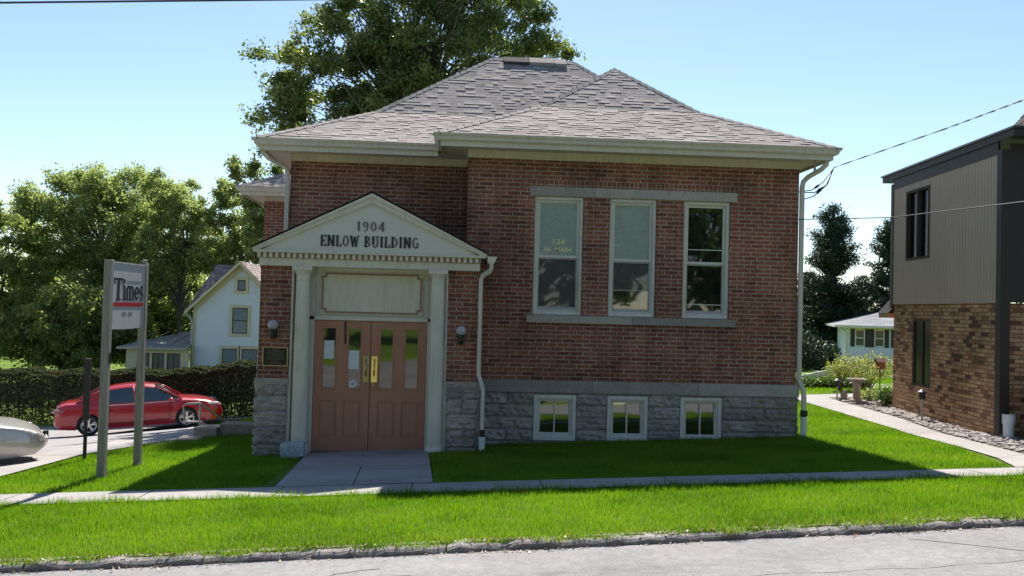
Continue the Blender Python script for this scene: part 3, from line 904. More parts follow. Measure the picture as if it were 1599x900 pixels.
# eaves: soffit, frieze, fascia and gutters
EZ = 2.80
eave_l = [(-3.49, 26.0), (-3.49, 14.46), (-.42, 14.46)]      # roof edge lines
eave_f = [(-.36, 14.46), (-.36, 13.48), (6.19, 13.48), (6.19, 22.6)]
mb = MB()
K = [(0, .005), (0, -.11), (.045, -.112), (.062, -.098), (.072, -.055), (.10, -.028), (.108, -.002), (.115, .0), (.115, -.006), (.105, -.01), (.06, -.02), (.012, -.02)]
prof = [(o_, EZ + z_) for o_, z_ in K]
sweep(mb, prof, eave_l); sweep(mb, prof, eave_f)
eave_w = [(-5.35, 26), (-5.35, 20.52), (-3.04, 20.52)]
sweep(mb, [(o_, z_ - .02) for o_, z_ in prof], eave_w)
mb.build('gutter', M['gutter'], B)
mb = MB()
fp = [(-.004, EZ - .01), (-.004, EZ - .195), (-.024, EZ - .195), (-.024, EZ - .01)]
sweep(mb, fp, eave_l); sweep(mb, fp, eave_f); sweep(mb, [(o_, z_ - .02) for o_, z_ in fp], eave_w)
mb.build('fascia', M['cream'], B)
mb = MB()
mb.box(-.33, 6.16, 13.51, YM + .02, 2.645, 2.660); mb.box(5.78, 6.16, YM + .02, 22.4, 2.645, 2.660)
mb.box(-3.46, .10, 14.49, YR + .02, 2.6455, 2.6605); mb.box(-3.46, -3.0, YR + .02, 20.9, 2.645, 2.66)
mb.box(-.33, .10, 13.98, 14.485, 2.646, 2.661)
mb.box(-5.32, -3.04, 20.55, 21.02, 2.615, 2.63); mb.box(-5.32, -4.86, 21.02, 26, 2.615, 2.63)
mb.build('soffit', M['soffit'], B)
mb = MB()
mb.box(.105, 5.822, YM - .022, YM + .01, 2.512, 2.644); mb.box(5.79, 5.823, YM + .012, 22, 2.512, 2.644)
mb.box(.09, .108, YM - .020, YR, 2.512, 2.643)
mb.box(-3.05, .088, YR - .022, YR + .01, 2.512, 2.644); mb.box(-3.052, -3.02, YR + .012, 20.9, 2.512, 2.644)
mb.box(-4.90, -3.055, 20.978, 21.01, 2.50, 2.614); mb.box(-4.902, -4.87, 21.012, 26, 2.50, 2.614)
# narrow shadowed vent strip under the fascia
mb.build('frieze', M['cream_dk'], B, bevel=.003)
# roof
mb = MB()
zb, zr, tb = 3.74, 5.57, 1.80
X0, X1, Y0, Y1 = -3.50, 6.20, 14.45, 22.6
LB, RB, FB, KB = X0 + tb, X1 - tb, Y0 + tb, Y1 - tb
RL, RR = .62, 2.42
YRg = 18.5
e0 = EZ + .012
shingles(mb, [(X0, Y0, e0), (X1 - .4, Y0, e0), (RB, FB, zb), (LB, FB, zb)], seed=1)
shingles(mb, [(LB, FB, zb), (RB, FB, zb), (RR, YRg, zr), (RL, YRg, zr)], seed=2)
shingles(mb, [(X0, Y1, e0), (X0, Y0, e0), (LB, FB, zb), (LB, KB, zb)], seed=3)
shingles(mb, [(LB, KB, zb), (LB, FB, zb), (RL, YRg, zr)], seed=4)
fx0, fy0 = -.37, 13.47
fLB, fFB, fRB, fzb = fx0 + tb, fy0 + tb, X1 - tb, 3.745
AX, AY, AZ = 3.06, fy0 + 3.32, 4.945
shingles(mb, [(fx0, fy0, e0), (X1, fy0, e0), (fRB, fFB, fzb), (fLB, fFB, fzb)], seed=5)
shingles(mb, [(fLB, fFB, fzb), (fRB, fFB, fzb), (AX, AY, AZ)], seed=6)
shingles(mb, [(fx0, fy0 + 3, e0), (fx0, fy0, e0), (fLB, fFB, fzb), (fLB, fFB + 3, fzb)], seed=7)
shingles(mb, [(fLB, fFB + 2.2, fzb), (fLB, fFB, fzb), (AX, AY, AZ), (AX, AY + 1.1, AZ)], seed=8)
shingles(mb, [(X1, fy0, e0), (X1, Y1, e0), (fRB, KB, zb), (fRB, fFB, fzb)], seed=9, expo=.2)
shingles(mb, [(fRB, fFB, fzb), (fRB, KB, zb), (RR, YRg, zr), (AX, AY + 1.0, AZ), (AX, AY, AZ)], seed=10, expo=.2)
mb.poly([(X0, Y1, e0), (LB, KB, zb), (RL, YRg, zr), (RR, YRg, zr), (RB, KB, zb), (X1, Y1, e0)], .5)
# rear wing hip
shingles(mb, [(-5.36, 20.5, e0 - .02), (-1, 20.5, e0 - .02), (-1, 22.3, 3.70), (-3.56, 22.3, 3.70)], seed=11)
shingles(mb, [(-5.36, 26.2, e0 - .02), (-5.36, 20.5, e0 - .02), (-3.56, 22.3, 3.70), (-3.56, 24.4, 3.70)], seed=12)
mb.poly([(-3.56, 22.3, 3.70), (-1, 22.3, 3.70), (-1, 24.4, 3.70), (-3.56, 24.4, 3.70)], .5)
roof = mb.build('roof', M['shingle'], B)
mb = MB()
dn = lambda sx, sy, s: Vector((sx, sy, -s))
sl_lo, sl_hi = (zb - e0) / tb, (zr - zb) / (YRg - FB)
mb = MB(); hipcap(mb, (X0, Y0, e0), (LB, FB, zb), (0, -1, -sl_lo), (-1, 0, -sl_lo), seed=1); mb.build('hip_cap', M['shingle'], B)
mb = MB(); hipcap(mb, (LB, FB, zb), (RL, YRg, zr), (0, -1, -sl_hi), (-1, 0, -.79), seed=2); mb.build('hip_cap', M['shingle'], B)
mb = MB(); hipcap(mb, (fx0, fy0, e0), (fLB, fFB, fzb), (0, -1, -sl_lo), (-1, 0, -sl_lo), seed=3); mb.build('hip_cap', M['shingle'], B)
mb = MB(); hipcap(mb, (fLB, fFB, fzb), (AX, AY, AZ), (0, -1, -.79), (-1, 0, -.73), seed=4); mb.build('hip_cap', M['shingle'], B)
mb = MB(); hipcap(mb, (X1, fy0, e0), (fRB, fFB, fzb), (0, -1, -sl_lo), (1, 0, -sl_lo), seed=5); mb.build('hip_cap', M['shingle'], B)
mb = MB(); hipcap(mb, (fRB, fFB, fzb), (AX, AY, AZ), (0, -1, -.79), (1, 0, -.89), seed=6); mb.build('hip_cap', M['shingle'], B)
mb = MB(); hipcap(mb, (RB - .1, FB + .1, zb + .05), (RR, YRg, zr), (0, -1, -sl_hi), (1, 0, -.89), seed=7); mb.build('hip_cap', M['shingle'], B)
mb = MB(); hipcap(mb, (RL, YRg, zr), (RR, YRg, zr), (0, -1, -.8), (0, 1, -.8), seed=8); mb.build('hip_cap', M['shingle'], B)
mb = MB(); hipcap(mb, (AX, AY, AZ), (AX, AY + 1, AZ), (-1, 0, -.7), (1, 0, -.8), seed=9); mb.build('hip_cap', M['shingle'], B)
mb = MB(); hipcap(mb, (-5.36, 20.5, e0 - .02), (-3.56, 22.3, 3.70), (0, -1, -.5), (-1, 0, -.5), seed=10); mb.build('hip_cap', M['shingle'], B)

mb = MB()
for x0_, x1_, dz in ((.86, 1.42, 0), (1.43, 1.98, .006), (1.99, 2.26, -.002)):
    mb.add([(x0_, YRg - .25, zr - .12 + dz), (x1_, YRg - .25, zr - .12 + dz), (x1_, YRg, zr + .055 + dz), (x0_, YRg, zr + .055 + dz), (x0_, YRg - .25, zr - .185), (x1_, YRg - .25, zr - .185), (x1_, YRg + .25, zr - .10), (x0_, YRg + .25, zr - .10)], [(0, 1, 2, 3), (4, 5, 1, 0), (3, 2, 6, 7), (0, 3, 7, 4), (1, 5, 6, 2)])
mb.build('ridge_vent', M['shingle'], B)

# downpipes
def downpipe(pts, w=.075, d=.055, mat='gutter', boot=None):
    mb = MB(); mb.rtube(pts, w, d)
    o_ = mb.build('downpipe', M[mat], B, bevel=.006)
    if boot:
        x, y, z0, z1, r = boot
        b_ = MB(); b_.lathe(x, y, [(r, z0), (r, z1 - .05), (r * 1.12, z1 - .045), (r * 1.12, z1)], 16)
        b_.build('drain_boot', M['pvc'], o_, smooth=True, auto=35)
        c_ = MB(); c_.box(x - w * .62, x + w * .62, y - .042, y + .042, z1 + .005, z1 + .11); c_.build('coupling', M['black'], o_)
    return o_
downpipe([(6.12, 13.60, 2.69), (6.12, 13.60, 2.55), (6.05, 13.66, 2.47), (5.93, 13.88, 2.38), (5.865, 13.93, 2.30), (5.850, 13.94, 2.2), (5.850, 13.94, -1.10), (5.90, 13.86, -1.27), (5.91, 13.86, -1.40), (5.91, 13.86, -1.72)], boot=(5.915, 13.86, -2.15, -1.72, .052))
mb = MB(); mb.rtube([(5.98, 13.74, 2.64), (5.98, 13.74, 2.42)], .03, .03); mb.build('downpipe_strap', M['grey_trim'], B)
downpipe([(-3.44, 14.60, 2.69), (-3.44, 14.60, 2.58), (-3.36, 14.66, 2.50), (-3.14, 14.88, 2.40), (-3.085, 14.92, 2.32), (-3.075, 14.92, 2.2), (-3.075, 14.92, -2.3)])

# ------------------------------------------------------------------ entrance
# back wall of the recess, door casing and the panel above the doors
DY = 13.34
mb = MB()
mb.box(-2.60, -2.262, DY + .03, DY + .09, -2.36, .60); mb.box(-.475, -.165, DY + .03, DY + .09, -2.36, .60)
mb.box(-2.261, -.476, DY + .031, DY + .09, -.26, .60)
# casings
for a, b in ((-2.335, -2.255), (-.482, -.402)): mb.box(a, b, DY - .03, DY + .028, -2.36, -.20)
mb.box(-2.335, -.402, DY - .03, DY + .028, -.262, -.199)
mb.box(-2.625, -2.565, YE + .01, DY + .03, -2.36, .565); mb.box(-.20, -.140, YE + .01, DY + .03, -2.36, .565)
mb.build('door_surround', M['cream'], B, bevel=.006)
mb = MB(); mb.box(-2.17, -.565, DY + .005, DY + .029, -.165, .50); pn = mb.build('overdoor_panel', M['cream'], B, bevel=.004)
# notched frame line round the panel
mb = MB()
def notched(x0, x1, z0, z1, nt_, w, y):
    pts = [(x0 + nt_, z0), (x1 - nt_, z0), (x1 - nt_, z0 + nt_), (x1, z0 + nt_), (x1, z1 - nt_), (x1 - nt_, z1 - nt_), (x1 - nt_, z1), (x0 + nt_, z1), (x0 + nt_, z1 - nt_), (x0, z1 - nt_), (x0, z0 + nt_), (x0 + nt_, z0 + nt_)]
    for i in range(len(pts)):
        (a, b), (c, d) = pts[i], pts[(i + 1) % len(pts)]
        h = w / 2; j = .0006 * (i % 2)
        mb.box(min(a, c) - h, max(a, c) + h, y - .012 - j, y + .002, min(b, d) - h, max(b, d) + h)
notched(-2.145, -.600, -.135, .475, .05, .026, DY + .004)
mb.build('frame_line', M['terra_line'], pn)

def column(cx, cy):
    z0 = -2.345
    prof = [(.150, z0), (.150, z0 + .07), (.152, z0 + .075), (.135, z0 + .12), (.128, z0 + .13), (.122, z0 + .165), (.120, z0 + .20)]
    prof += [(.120, z0 + .22), (.1195, -1.2), (.116, -.6), (.108, .0), (.104, .34), (.112, .35), (.112, .365), (.104, .375), (.104, .44), (.118, .455), (.132, .48), (.134, .50)]
    mb = MB(); mb.lathe(cx, cy, prof, 28)
    c_ = mb.build('column', M['cream'], B, smooth=True, auto=30)
    mb = MB(); mb.box(cx - .15, cx + .15, cy - .15, cy + .15, .501, .565); mb.build('capital', M['cream'], c_, bevel=.006)
    mb = MB(); mb.box(cx - .165, cx + .165, cy - .165, cy + .165, -2.42, z0); mb.build('plinth', M['cream'], c_, bevel=.006)
column(-2.42, 13.16); column(-.325, 13.16)

# double doors
def door(x0, x1, mirror):
    z0, z1 = -2.325, -.268
    W_ = x1 - x0
    lites = [(.135, .335), (.53, .73)] if not mirror else [(W_ - .73, W_ - .53), (W_ - .335, W_ - .135)]
    lz = (-1.33, -.385)
    pz = (-2.10, -1.53)
    pan = [(.10, .375), (.475, .75)] if not mirror else [(W_ - .75, W_ - .475), (W_ - .375, W_ - .10)]
    mb = MB()
    ops_ = [(x0 + a, x0 + b, *lz) for a, b in lites] + [(x0 + a, x0 + b, *pz) for a, b in pan]
    wall(mb, (0, DY, 0), (1, 0, 0), (0, -1, 0), x0, x1, z0, z1, ops_, .016)
    for a, b in pan:   # raised field inside each sunk panel
        mb.box(x0 + a, x0 + b, DY + .015, DY + .03, *pz)
        mb.box(x0 + a + .035, x0 + b - .035, DY + .003, DY + .0149, pz[0] + .035, pz[1] - .035)
    mb.box(x0, x0 + .001, DY, DY + .04, z0, z1); mb.box(x1 - .001, x1, DY, DY + .04, z0, z1)
    d_ = mb.build('door', M['terracotta'], B)
    for a, b in lites:
        mb = MB(); ring(mb, x0 + a - .012, x0 + b + .012, lz[0] - .012, lz[1] + .012, .018, DY - .012, DY + .015); mb.build('lite_frame', M['terracotta'], d_)
        mb = MB(); mb.box(x0 + a, x0 + b, DY + .012, DY + .018, *lz); mb.build('pane', M['glass_dark'], d_)
    return d_
dl = door(-2.25, -1.372, False); dr = door(-1.366, -.488, True)
mb = MB(); mb.box(-2.10, -1.94, DY + .006, DY + .0105, -.875, -.585); mb.build('notice', M['paper'], dl)
mb = MB(); mb.box(-1.72, -1.545, DY + .006, DY + .0105, -1.03, -.735); mb.build('notice', M['paper'], dl)
mb = MB(); mb.lathe(0, 0, [(.062, 0), (.062, .003)], 24); o_ = mb.build('round_sticker', M['paper'], dl); o_.rotation_euler = (radians(90), 0, 0); o_.location = (-1.635, DY + .010, -1.265)
mb = MB(); mb.lathe(0, 0, [(.030, 0.0035), (.030, .005)], 20); o_ = mb.build('sticker_mark', M['grey_trim'], dl); o_.rotation_euler = (radians(90), 0, 0); o_.location = (-1.635, DY + .010, -1.265)
def handle(d_, cx, mat):
    mb = MB(); mb.box(cx - .047, cx + .047, DY - .008, DY, -1.235, -.82)
    p_ = mb.build('handle_plate', M[mat], d_, bevel=.003)
    mb = MB(); mb.tube([(cx, DY - .008, -.90), (cx, DY - .055, -.93), (cx, DY - .06, -1.02), (cx, DY - .055, -1.10), (cx, DY - .008, -1.13)], .011, 8)
    mb.tube([(cx, DY - .008, -.875), (cx, DY - .018, -.875)], .02, 10)
    mb.build('door_handle', M[mat], d_, smooth=True)
handle(dl, -1.432, 'brass_dull'); handle(dr, -1.302, 'brass')
mb = MB(); mb.tube([(-1.302, DY - .006, -1.27), (-1.302, DY - .05, -1.275)], .032, 12); mb.build('door_knob', M['brass'], dr)
mb = MB(); mb.rtube([(-1.775, DY - .014, -.27), (-1.77, DY - .014, -.63)], .022, .02); mb.build('door_holder', M['wood_dk'], dl)
mb = MB(); mb.box(-2.26, -.48, DY - .11, DY + .06, -2.42, -2.328); mb.build('threshold', plain('threshold_wood', (.16, .11, .085), .8), B, bevel=.005)
mb = MB(); mb.box(-1.374, -1.364, DY - .004, DY + .02, -2.325, -.27); mb.build('astragal', plain('door_gap', (.10, .05, .035), .7), B)

# entablature and pediment
PYf = 12.98
mb = MB(); mb.box(-3.085, .325, 13.06, YE + .30, .565, .685); mb.build('entablature', M['cream'], B, bevel=.004)
mb = MB(); mb.box(-3.10, .34, 13.035, YE + .2, .686, .765); dt = mb.build('dentil_band', M['dentil_tan'], B)
x = -3.105
while x < .31:
    mb = MB(); mb.box(x, x + .048, 13.005, 13.0345, .69, .762); x += .0905
    mb.build('dentil', M['cream'], dt)
AXp, AZp = -1.375, 1.70
LXp, RXp, BZp = -3.165, .415, .80
mb = MB()
mb.add([(LXp + .05, PYf + .03, BZp - .033), (RXp - .05, PYf + .03, BZp - .033), (AXp, PYf + .03, AZp - .02), (LXp + .05, PYf + .2, BZp - .033), (RXp - .05, PYf + .2, BZp - .033), (AXp, PYf + .2, AZp - .02)],
       [(0, 1, 2), (3, 5, 4), (0, 3, 4, 1)])
ped = mb.build('pediment', M['white'], B)
ped.data.materials[0] = plain('pediment_paint', (.64, .62, .57), .5, var=.05, scale=2)
mb = MB()
def rake(xa, za, xb, zb_, wdt, y0, y1):
    d = Vector((xb - xa, 0, zb_ - za)).normalized(); nrm = Vector((-d.z, 0, d.x))
    if nrm.z > 0: nrm = -nrm
    a, b = Vector((xa, 0, za)), Vector((xb, 0, zb_))
    # lower edge meets the centre line vertically
    dz = wdt / abs(nrm.z)
    q = [a, b, b - Vector((0, 0, dz)), a - Vector((0, 0, dz)) * .35]
    vs = [(p.x, y0, p.z) for p in q] + [(p.x, y1, p.z) for p in q]
    mb.add(vs, [(0, 1, 2, 3), (7, 6, 5, 4), (0, 4, 5, 1), (1, 5, 6, 2), (2, 6, 7, 3), (3, 7, 4, 0)])
rake(LXp, BZp + .01, AXp, AZp, .115, PYf - .012, PYf + .04); rake(RXp, BZp + .01, AXp, AZp, .115, PYf - .012, PYf + .04)
rake(LXp - .012, BZp + .022, AXp, AZp + .018, .048, PYf - .04, PYf - .0125); rake(RXp + .012, BZp + .022, AXp, AZp + .018, .048, PYf - .04, PYf - .0125)
mb.box(LXp + .02, RXp - .02, PYf - .010, PYf + .15, .766, .806)
mb.build('rake_moulding', M['cream'], ped)
mb = MB()
for sx, xe in ((-1, LXp - .02), (1, RXp + .02)):
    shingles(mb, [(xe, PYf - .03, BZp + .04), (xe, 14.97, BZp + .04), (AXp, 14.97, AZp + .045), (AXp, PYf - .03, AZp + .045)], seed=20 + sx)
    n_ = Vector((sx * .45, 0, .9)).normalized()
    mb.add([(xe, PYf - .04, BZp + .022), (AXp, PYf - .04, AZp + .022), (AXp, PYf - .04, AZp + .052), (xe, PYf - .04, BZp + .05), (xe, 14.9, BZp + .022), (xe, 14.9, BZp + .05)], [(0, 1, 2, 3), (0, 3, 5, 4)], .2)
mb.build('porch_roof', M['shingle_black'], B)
# porch gutter, leader head and downpipe on the right
mb = MB(); sweep(mb, [(o_ * .9, .795 + z_ * .8) for o_, z_ in K], [(RXp + .02, 13.02), (RXp + .02, 13.93)]); mb.build('porch_gutter', M['gutter'], B)
mb = MB()
mb.add([(.452, 12.99, .69), (.545, 12.99, .69), (.545, 13.08, .69), (.452, 13.08, .69), (.43, 12.975, .795), (.585, 12.975, .795), (.585, 13.09, .795), (.43, 13.09, .795)], [(0, 3, 2, 1), (4, 5, 6, 7), (0, 1, 5, 4), (1, 2, 6, 5), (2, 3, 7, 6), (3, 0, 4, 7)])
mb.build('leader_head', M['white'], B)
downpipe([(.50, 13.03, .70), (.50, 13.03, .62), (.48, 13.04, .57), (.37, 13.09, .50), (.345, 13.10, .44), (.345, 13.10, -1.0), (.345, 13.10, -1.06), (.40, 13.05, -1.22), (.42, 13.05, -1.30), (.42, 13.05, -1.98)], w=.062, boot=(.425, 13.05, -2.34, -2.02, .048))

# lamps and plaque
def wall_lamp(x, z):
    mb = MB(); mb.box(x - .045, x + .045, YE - .03, YE, z - .22, z - .06)
    mb.lathe(x, YE - .09, [(.02, z - .20), (.045, z - .17), (.055, z - .09), (.05, z - .065)], 14)
    mb.tube([(x, YE - .02, z - .17), (x, YE - .09, z - .19)], .014, 8)
    l_ = mb.build('wall_lamp', M['black'], B)
    mb = MB(); mb.ball((x, YE - .09, z), .078, 20, 14); mb.build('globe', M['globe'], l_, smooth=True)
wall_lamp(-2.845, -.35); wall_lamp(.052, -.375)
mb = MB(); mb.box(-2.995, -2.625, YE - .02, YE + .002, -.985, -.705); pq = mb.build('plaque', M['bronze'], B)
mb = MB(); ring(mb, -3.005, -2.615, -.995, -.695, .016, YE - .028, YE - .001); mb.build('plaque_frame', plain('gilt_frame', (.42, .34, .20), .4, metal=.6), pq)
mb = MB()
rr = random.Random(5)
for k_, (wd) in enumerate([.10, .24, .27, .22, .27, .24, .12, .18]):
    z = -.735 - k_ * .031
    x = -2.81 - wd / 2
    while x < -2.81 + wd / 2:
        w_ = rr.uniform(.008, .03); mb.box(x, min(x + w_, -2.81 + wd / 2 + .01), YE - .0225, YE - .0202, z, z + .011); x += w_ + .008
mb.build('plaque_lettering', plain('plaque_letter_bronze', (.16, .14, .11), .4, metal=.5), pq)

# ------------------------------------------------------------------ lettering
def text_mesh(name, body, size, mat, parent, matrix, ext=.004, ax='CENTER', sx=1.0, bold=0.0, shear=0):
    cu = bpy.data.curves.new('lettering', 'FONT'); cu.body = body; cu.size = size; cu.extrude = ext; cu.align_x = ax
    cu.offset = bold
    cu.shear = shear
    to = bpy.data.objects.new('lettering_source', cu); COL.objects.link(to)
    bpy.context.view_layer.update()
    me = bpy.data.meshes.new_from_object(to.evaluated_get(bpy.context.evaluated_depsgraph_get()))
    bpy.data.objects.remove(to); bpy.data.curves.remove(cu)
    me.name = name
    me.transform(matrix @ Matrix.Diagonal((sx, 1, 1, 1)))
    me.materials.clear(); me.materials.append(mat)
    o = bpy.data.objects.new(name, me); COL.objects.link(o); o.parent = parent
    return o
GL = {  # slab-serif strokes on a 0..w by 0..1 grid: (x0,z0,x1,z1,width); polylines for bowls
 'E': (.66, [('v', .17), ('h', 0, .08, .62), ('h', .93, .08, .62), ('h', .47, .17, .46), ('s', .62, 0, .24), ('s', .62, .76, 1), ('s', .46, .38, .62)]),
 'N': (.86, [('v', .16), ('v', .70), ('d', .16, 1, .70, 0), ('f', .16, 1), ('f', .16, 0), ('f', .70, 1)]),
 'L': (.62, [('v', .17), ('h', 0, .08, .58), ('s', .58, 0, .28), ('f', .17, 1), ('f', .17, 0)]),
 'O': (.74, [('o', .37, .5, .27, .46)]),
 'W': (1.0, [('d', .10, 1, .32, 0), ('t', .32, 0, .50, .9), ('d', .50, .9, .70, 0), ('t', .70, 0, .90, 1), ('f', .10, 1), ('f', .90, 1)]),
 'B': (.72, [('v', .17), ('a', .17, .74, .38, .24), ('a', .17, .26, .42, .25), ('f', .14, 1), ('f', .14, 0)]),
 'U': (.80, [('v2', .17, .28, 1), ('t', .64, 1, .64, .25), ('u', .405, .28, .235, .28), ('f', .17, 1), ('f', .64, 1)]),
 'I': (.40, [('v', .20), ('f', .20, 1), ('f', .20, 0)]),
 'D': (.78, [('v', .17), ('a', .17, .5, .48, .485), ('f', .14, 1), ('f', .14, 0)]),
 'G': (.80, [('c', .38, .5, .28, .46), ('t', .62, .05, .62, .42), ('f', .60, .45)]),
 '1': (.42, [('v', .22), ('t', .06, .82, .22, .98)]),
 '9': (.60, [('o', .30, .70, .19, .25), ('t', .49, .7, .44, .2), ('t', .44, .2, .30, .03), ('t', .30, .03, .12, .08)]),
 '0': (.60, [('o', .30, .5, .20, .46)]),
 '4': (.62, [('v2', .42, 0, 1), ('t', .42, 1, .05, .30), ('h', .27, .05, .60)]),
}
def glyphs(text, X, Z, H, y, total_w, mat, parent, name, hw=.13, drop=None, tilt=0.0):
    mb = MB()
    ws = [(.35 if c == ' ' else GL[c][0]) for c in text]
    gap = .13
    tw_ = sum(ws) + gap * (len(text) - 1); sx = total_w / (tw_ * H); x = X - total_w / 2
    cnt = [0]
    def q(pts):
        cnt[0] += 1; d = .012 + .0004 * (cnt[0] % 9)
        vs = [(p[0], y - d, p[1]) for p in pts] + [(p[0], y, p[1]) for p in pts]
        n = len(pts)
        mb.add(vs, [tuple(range(n))] + [(i, i + n, (i + 1) % n + n, (i + 1) % n) for i in range(n)])
    for ci, c in enumerate(text):
        if c != ' ':
            zz = Z + tilt * (x - X)
            A = lambda a, b: (x + a * H * sx, zz + b * H)
            def line(a, b, cc, d, w):
                p, r_ = Vector(A(a, b)), Vector(A(cc, d)); dd = (r_ - p).normalized(); s_ = Vector((-dd.y, dd.x)) * w * H / 2
                q([p - s_, r_ - s_, r_ + s_, p + s_])
            for st in GL[c][1]:
                k = st[0]
                if k == 'v': line(st[1], 0, st[1], 1, hw * 1.7)
                elif k == 'v2': line(st[1], st[2], st[1], st[3], hw * 1.7)
                elif k == 'h': line(st[2], st[1] + .03, st[3], st[1] + .03, .075)
                elif k == 's': line(st[1], st[2], st[1], st[3], .08)
                elif k == 'd': line(st[1], st[2], st[3], st[4], hw * 1.6)
                elif k == 't': line(st[1], st[2], st[3], st[4], hw * .8)
                elif k == 'f': line(st[1] - .15, st[2] * .93 + .035, st[1] + .15, st[2] * .93 + .035, .07)
                else:
                    cx, cz, rx, rz = st[1:]
                    if k == 'a': cx, rx_ = st[1], st[3]; cz = st[2]; rz = st[4]; t0, t1 = -pi / 2, pi / 2; rx = rx_
                    elif k == 'o': t0, t1 = 0, 2 * pi
                    elif k == 'c': t0, t1 = radians(50), radians(310)
                    elif k == 'u': t0, t1 = pi, 2 * pi
                    n = 14
                    for i in range(n):
                        a_, b_ = t0 + (t1 - t0) * i / n, t0 + (t1 - t0) * (i + 1) / n
                        th = lambda t_: (hw * .5 + hw * .9 * abs(cos(t_))) * .9
                        po = [(cx + (rx + .5 * th(t_)) * cos(t_), cz + (rz + .03) * sin(t_)) for t_ in (a_, b_)]
                        pi_ = [(cx + (rx - .5 * th(t_)) * cos(t_), cz + (rz - .05) * sin(t_)) for t_ in (b_, a_)]
                        q([A(*p_) for p_ in po + pi_])
        x += (ws[ci] + gap) * H * sx
    return mb.build(name, mat, parent)
yl = PYf + .03
glyphs('1904', -1.388, 1.132, .150, yl, .44, M['letter_worn'], ped, 'lettering', hw=.11)
glyphs('ENLOW BUILDING', -1.395, .885, .172, yl, 1.52, M['letter'], ped, 'lettering', hw=.105, tilt=.0)
RX = Matrix.Rotation(radians(90), 4, 'X')
win0 = [o for o in bpy.data.objects if o.name.startswith('window') and o.parent == B][0]
text_mesh('lettering', '124', .125, M['gold'], win0, Matrix.Translation((1.665, YM + .103, 1.105)) @ RX, .001, sx=1.25, bold=.003)
text_mesh('lettering', 'W. MAIN', .115, M['gold'], win0, Matrix.Translation((1.66, YM + .103, .975)) @ RX, .001, sx=1.02, bold=.003)

# meter and service loops at the right corner
# ------------------------------------------------------------------ sign on two posts
sg = empty('post_sign', (-4.57, 11.9, g(-4.57, 11.9)), 'white newspaper sign board hung between two tall grey wooden posts on the lawn', 'sign')
ox, oy, oz = sg.location
def sgb(name, mb, mat, parent=None, **k):
    o = mb.build(name, mat, parent or sg, **k)
    if parent is None: o.location = (-ox, -oy, -oz)
    return o
for (px, py, zt) in ((-4.60, 11.27, .50), (-4.60, 12.50, .51)):
    mb = MB(); zb_ = g(px, py) - .1
    mb.add([(px + sx * .048, py + sy * .048, z) for z in (zb_, zt) for sx, sy in ((-1, -1), (1, -1), (1, 1), (-1, 1))], [(0, 1, 5, 4), (1, 2, 6, 5), (2, 3, 7, 6), (3, 0, 4, 7), (4, 5, 6, 7)])
    p_ = sgb('post', mb, M['post_wood'], bevel=.006)
    if py > 12: mb = MB(); mb.ball((px, py, zt + .03), (.04, .04, .035), 10, 6); mb.build('finial', M['post_wood'], p_, smooth=True)
    else: mb = MB(); mb.box(px + .0485, px + .056, py - .02, py + .02, -.86, -.72); mb.build('metal_tag', M['black'], p_)
bx = -4.565
mb = MB()
ya, yb = 11.32, 12.445
n = 24
top = []; bot = []
for i in range(n + 1):
    t = i / n; y = ya + (yb - ya) * t
    top.append((y, .47)); bot.append((y, -.415 - .012 * sin(pi * t)))
vs = []; fs = []
for xo in (bx, bx - .025):
    for (y, z) in top + bot[::-1]: vs.append((xo, y, z))
m_ = 2 * (n + 1)
fs = [(i, i + 1, m_ - 2 - i, m_ - 1 - i) for i in range(n)] + [(m_ + i, m_ + m_ - 1 - i, m_ + m_ - 2 - i, m_ + i + 1) for i in range(n)]
fs += [(i, i + m_, (i + 1) % m_ + m_, (i + 1) % m_) for i in range(m_)]
mb.add(vs, fs)
bd = sgb('sign_board', mb, plain('sign_enamel', (.50, .53, .54), .4, var=.07, scale=5))
SGM = Matrix.Translation((bx + .003, 0, 0)) @ Matrix.Rotation(radians(90), 4, 'Z') @ Matrix.Rotation(radians(90), 4, 'X')
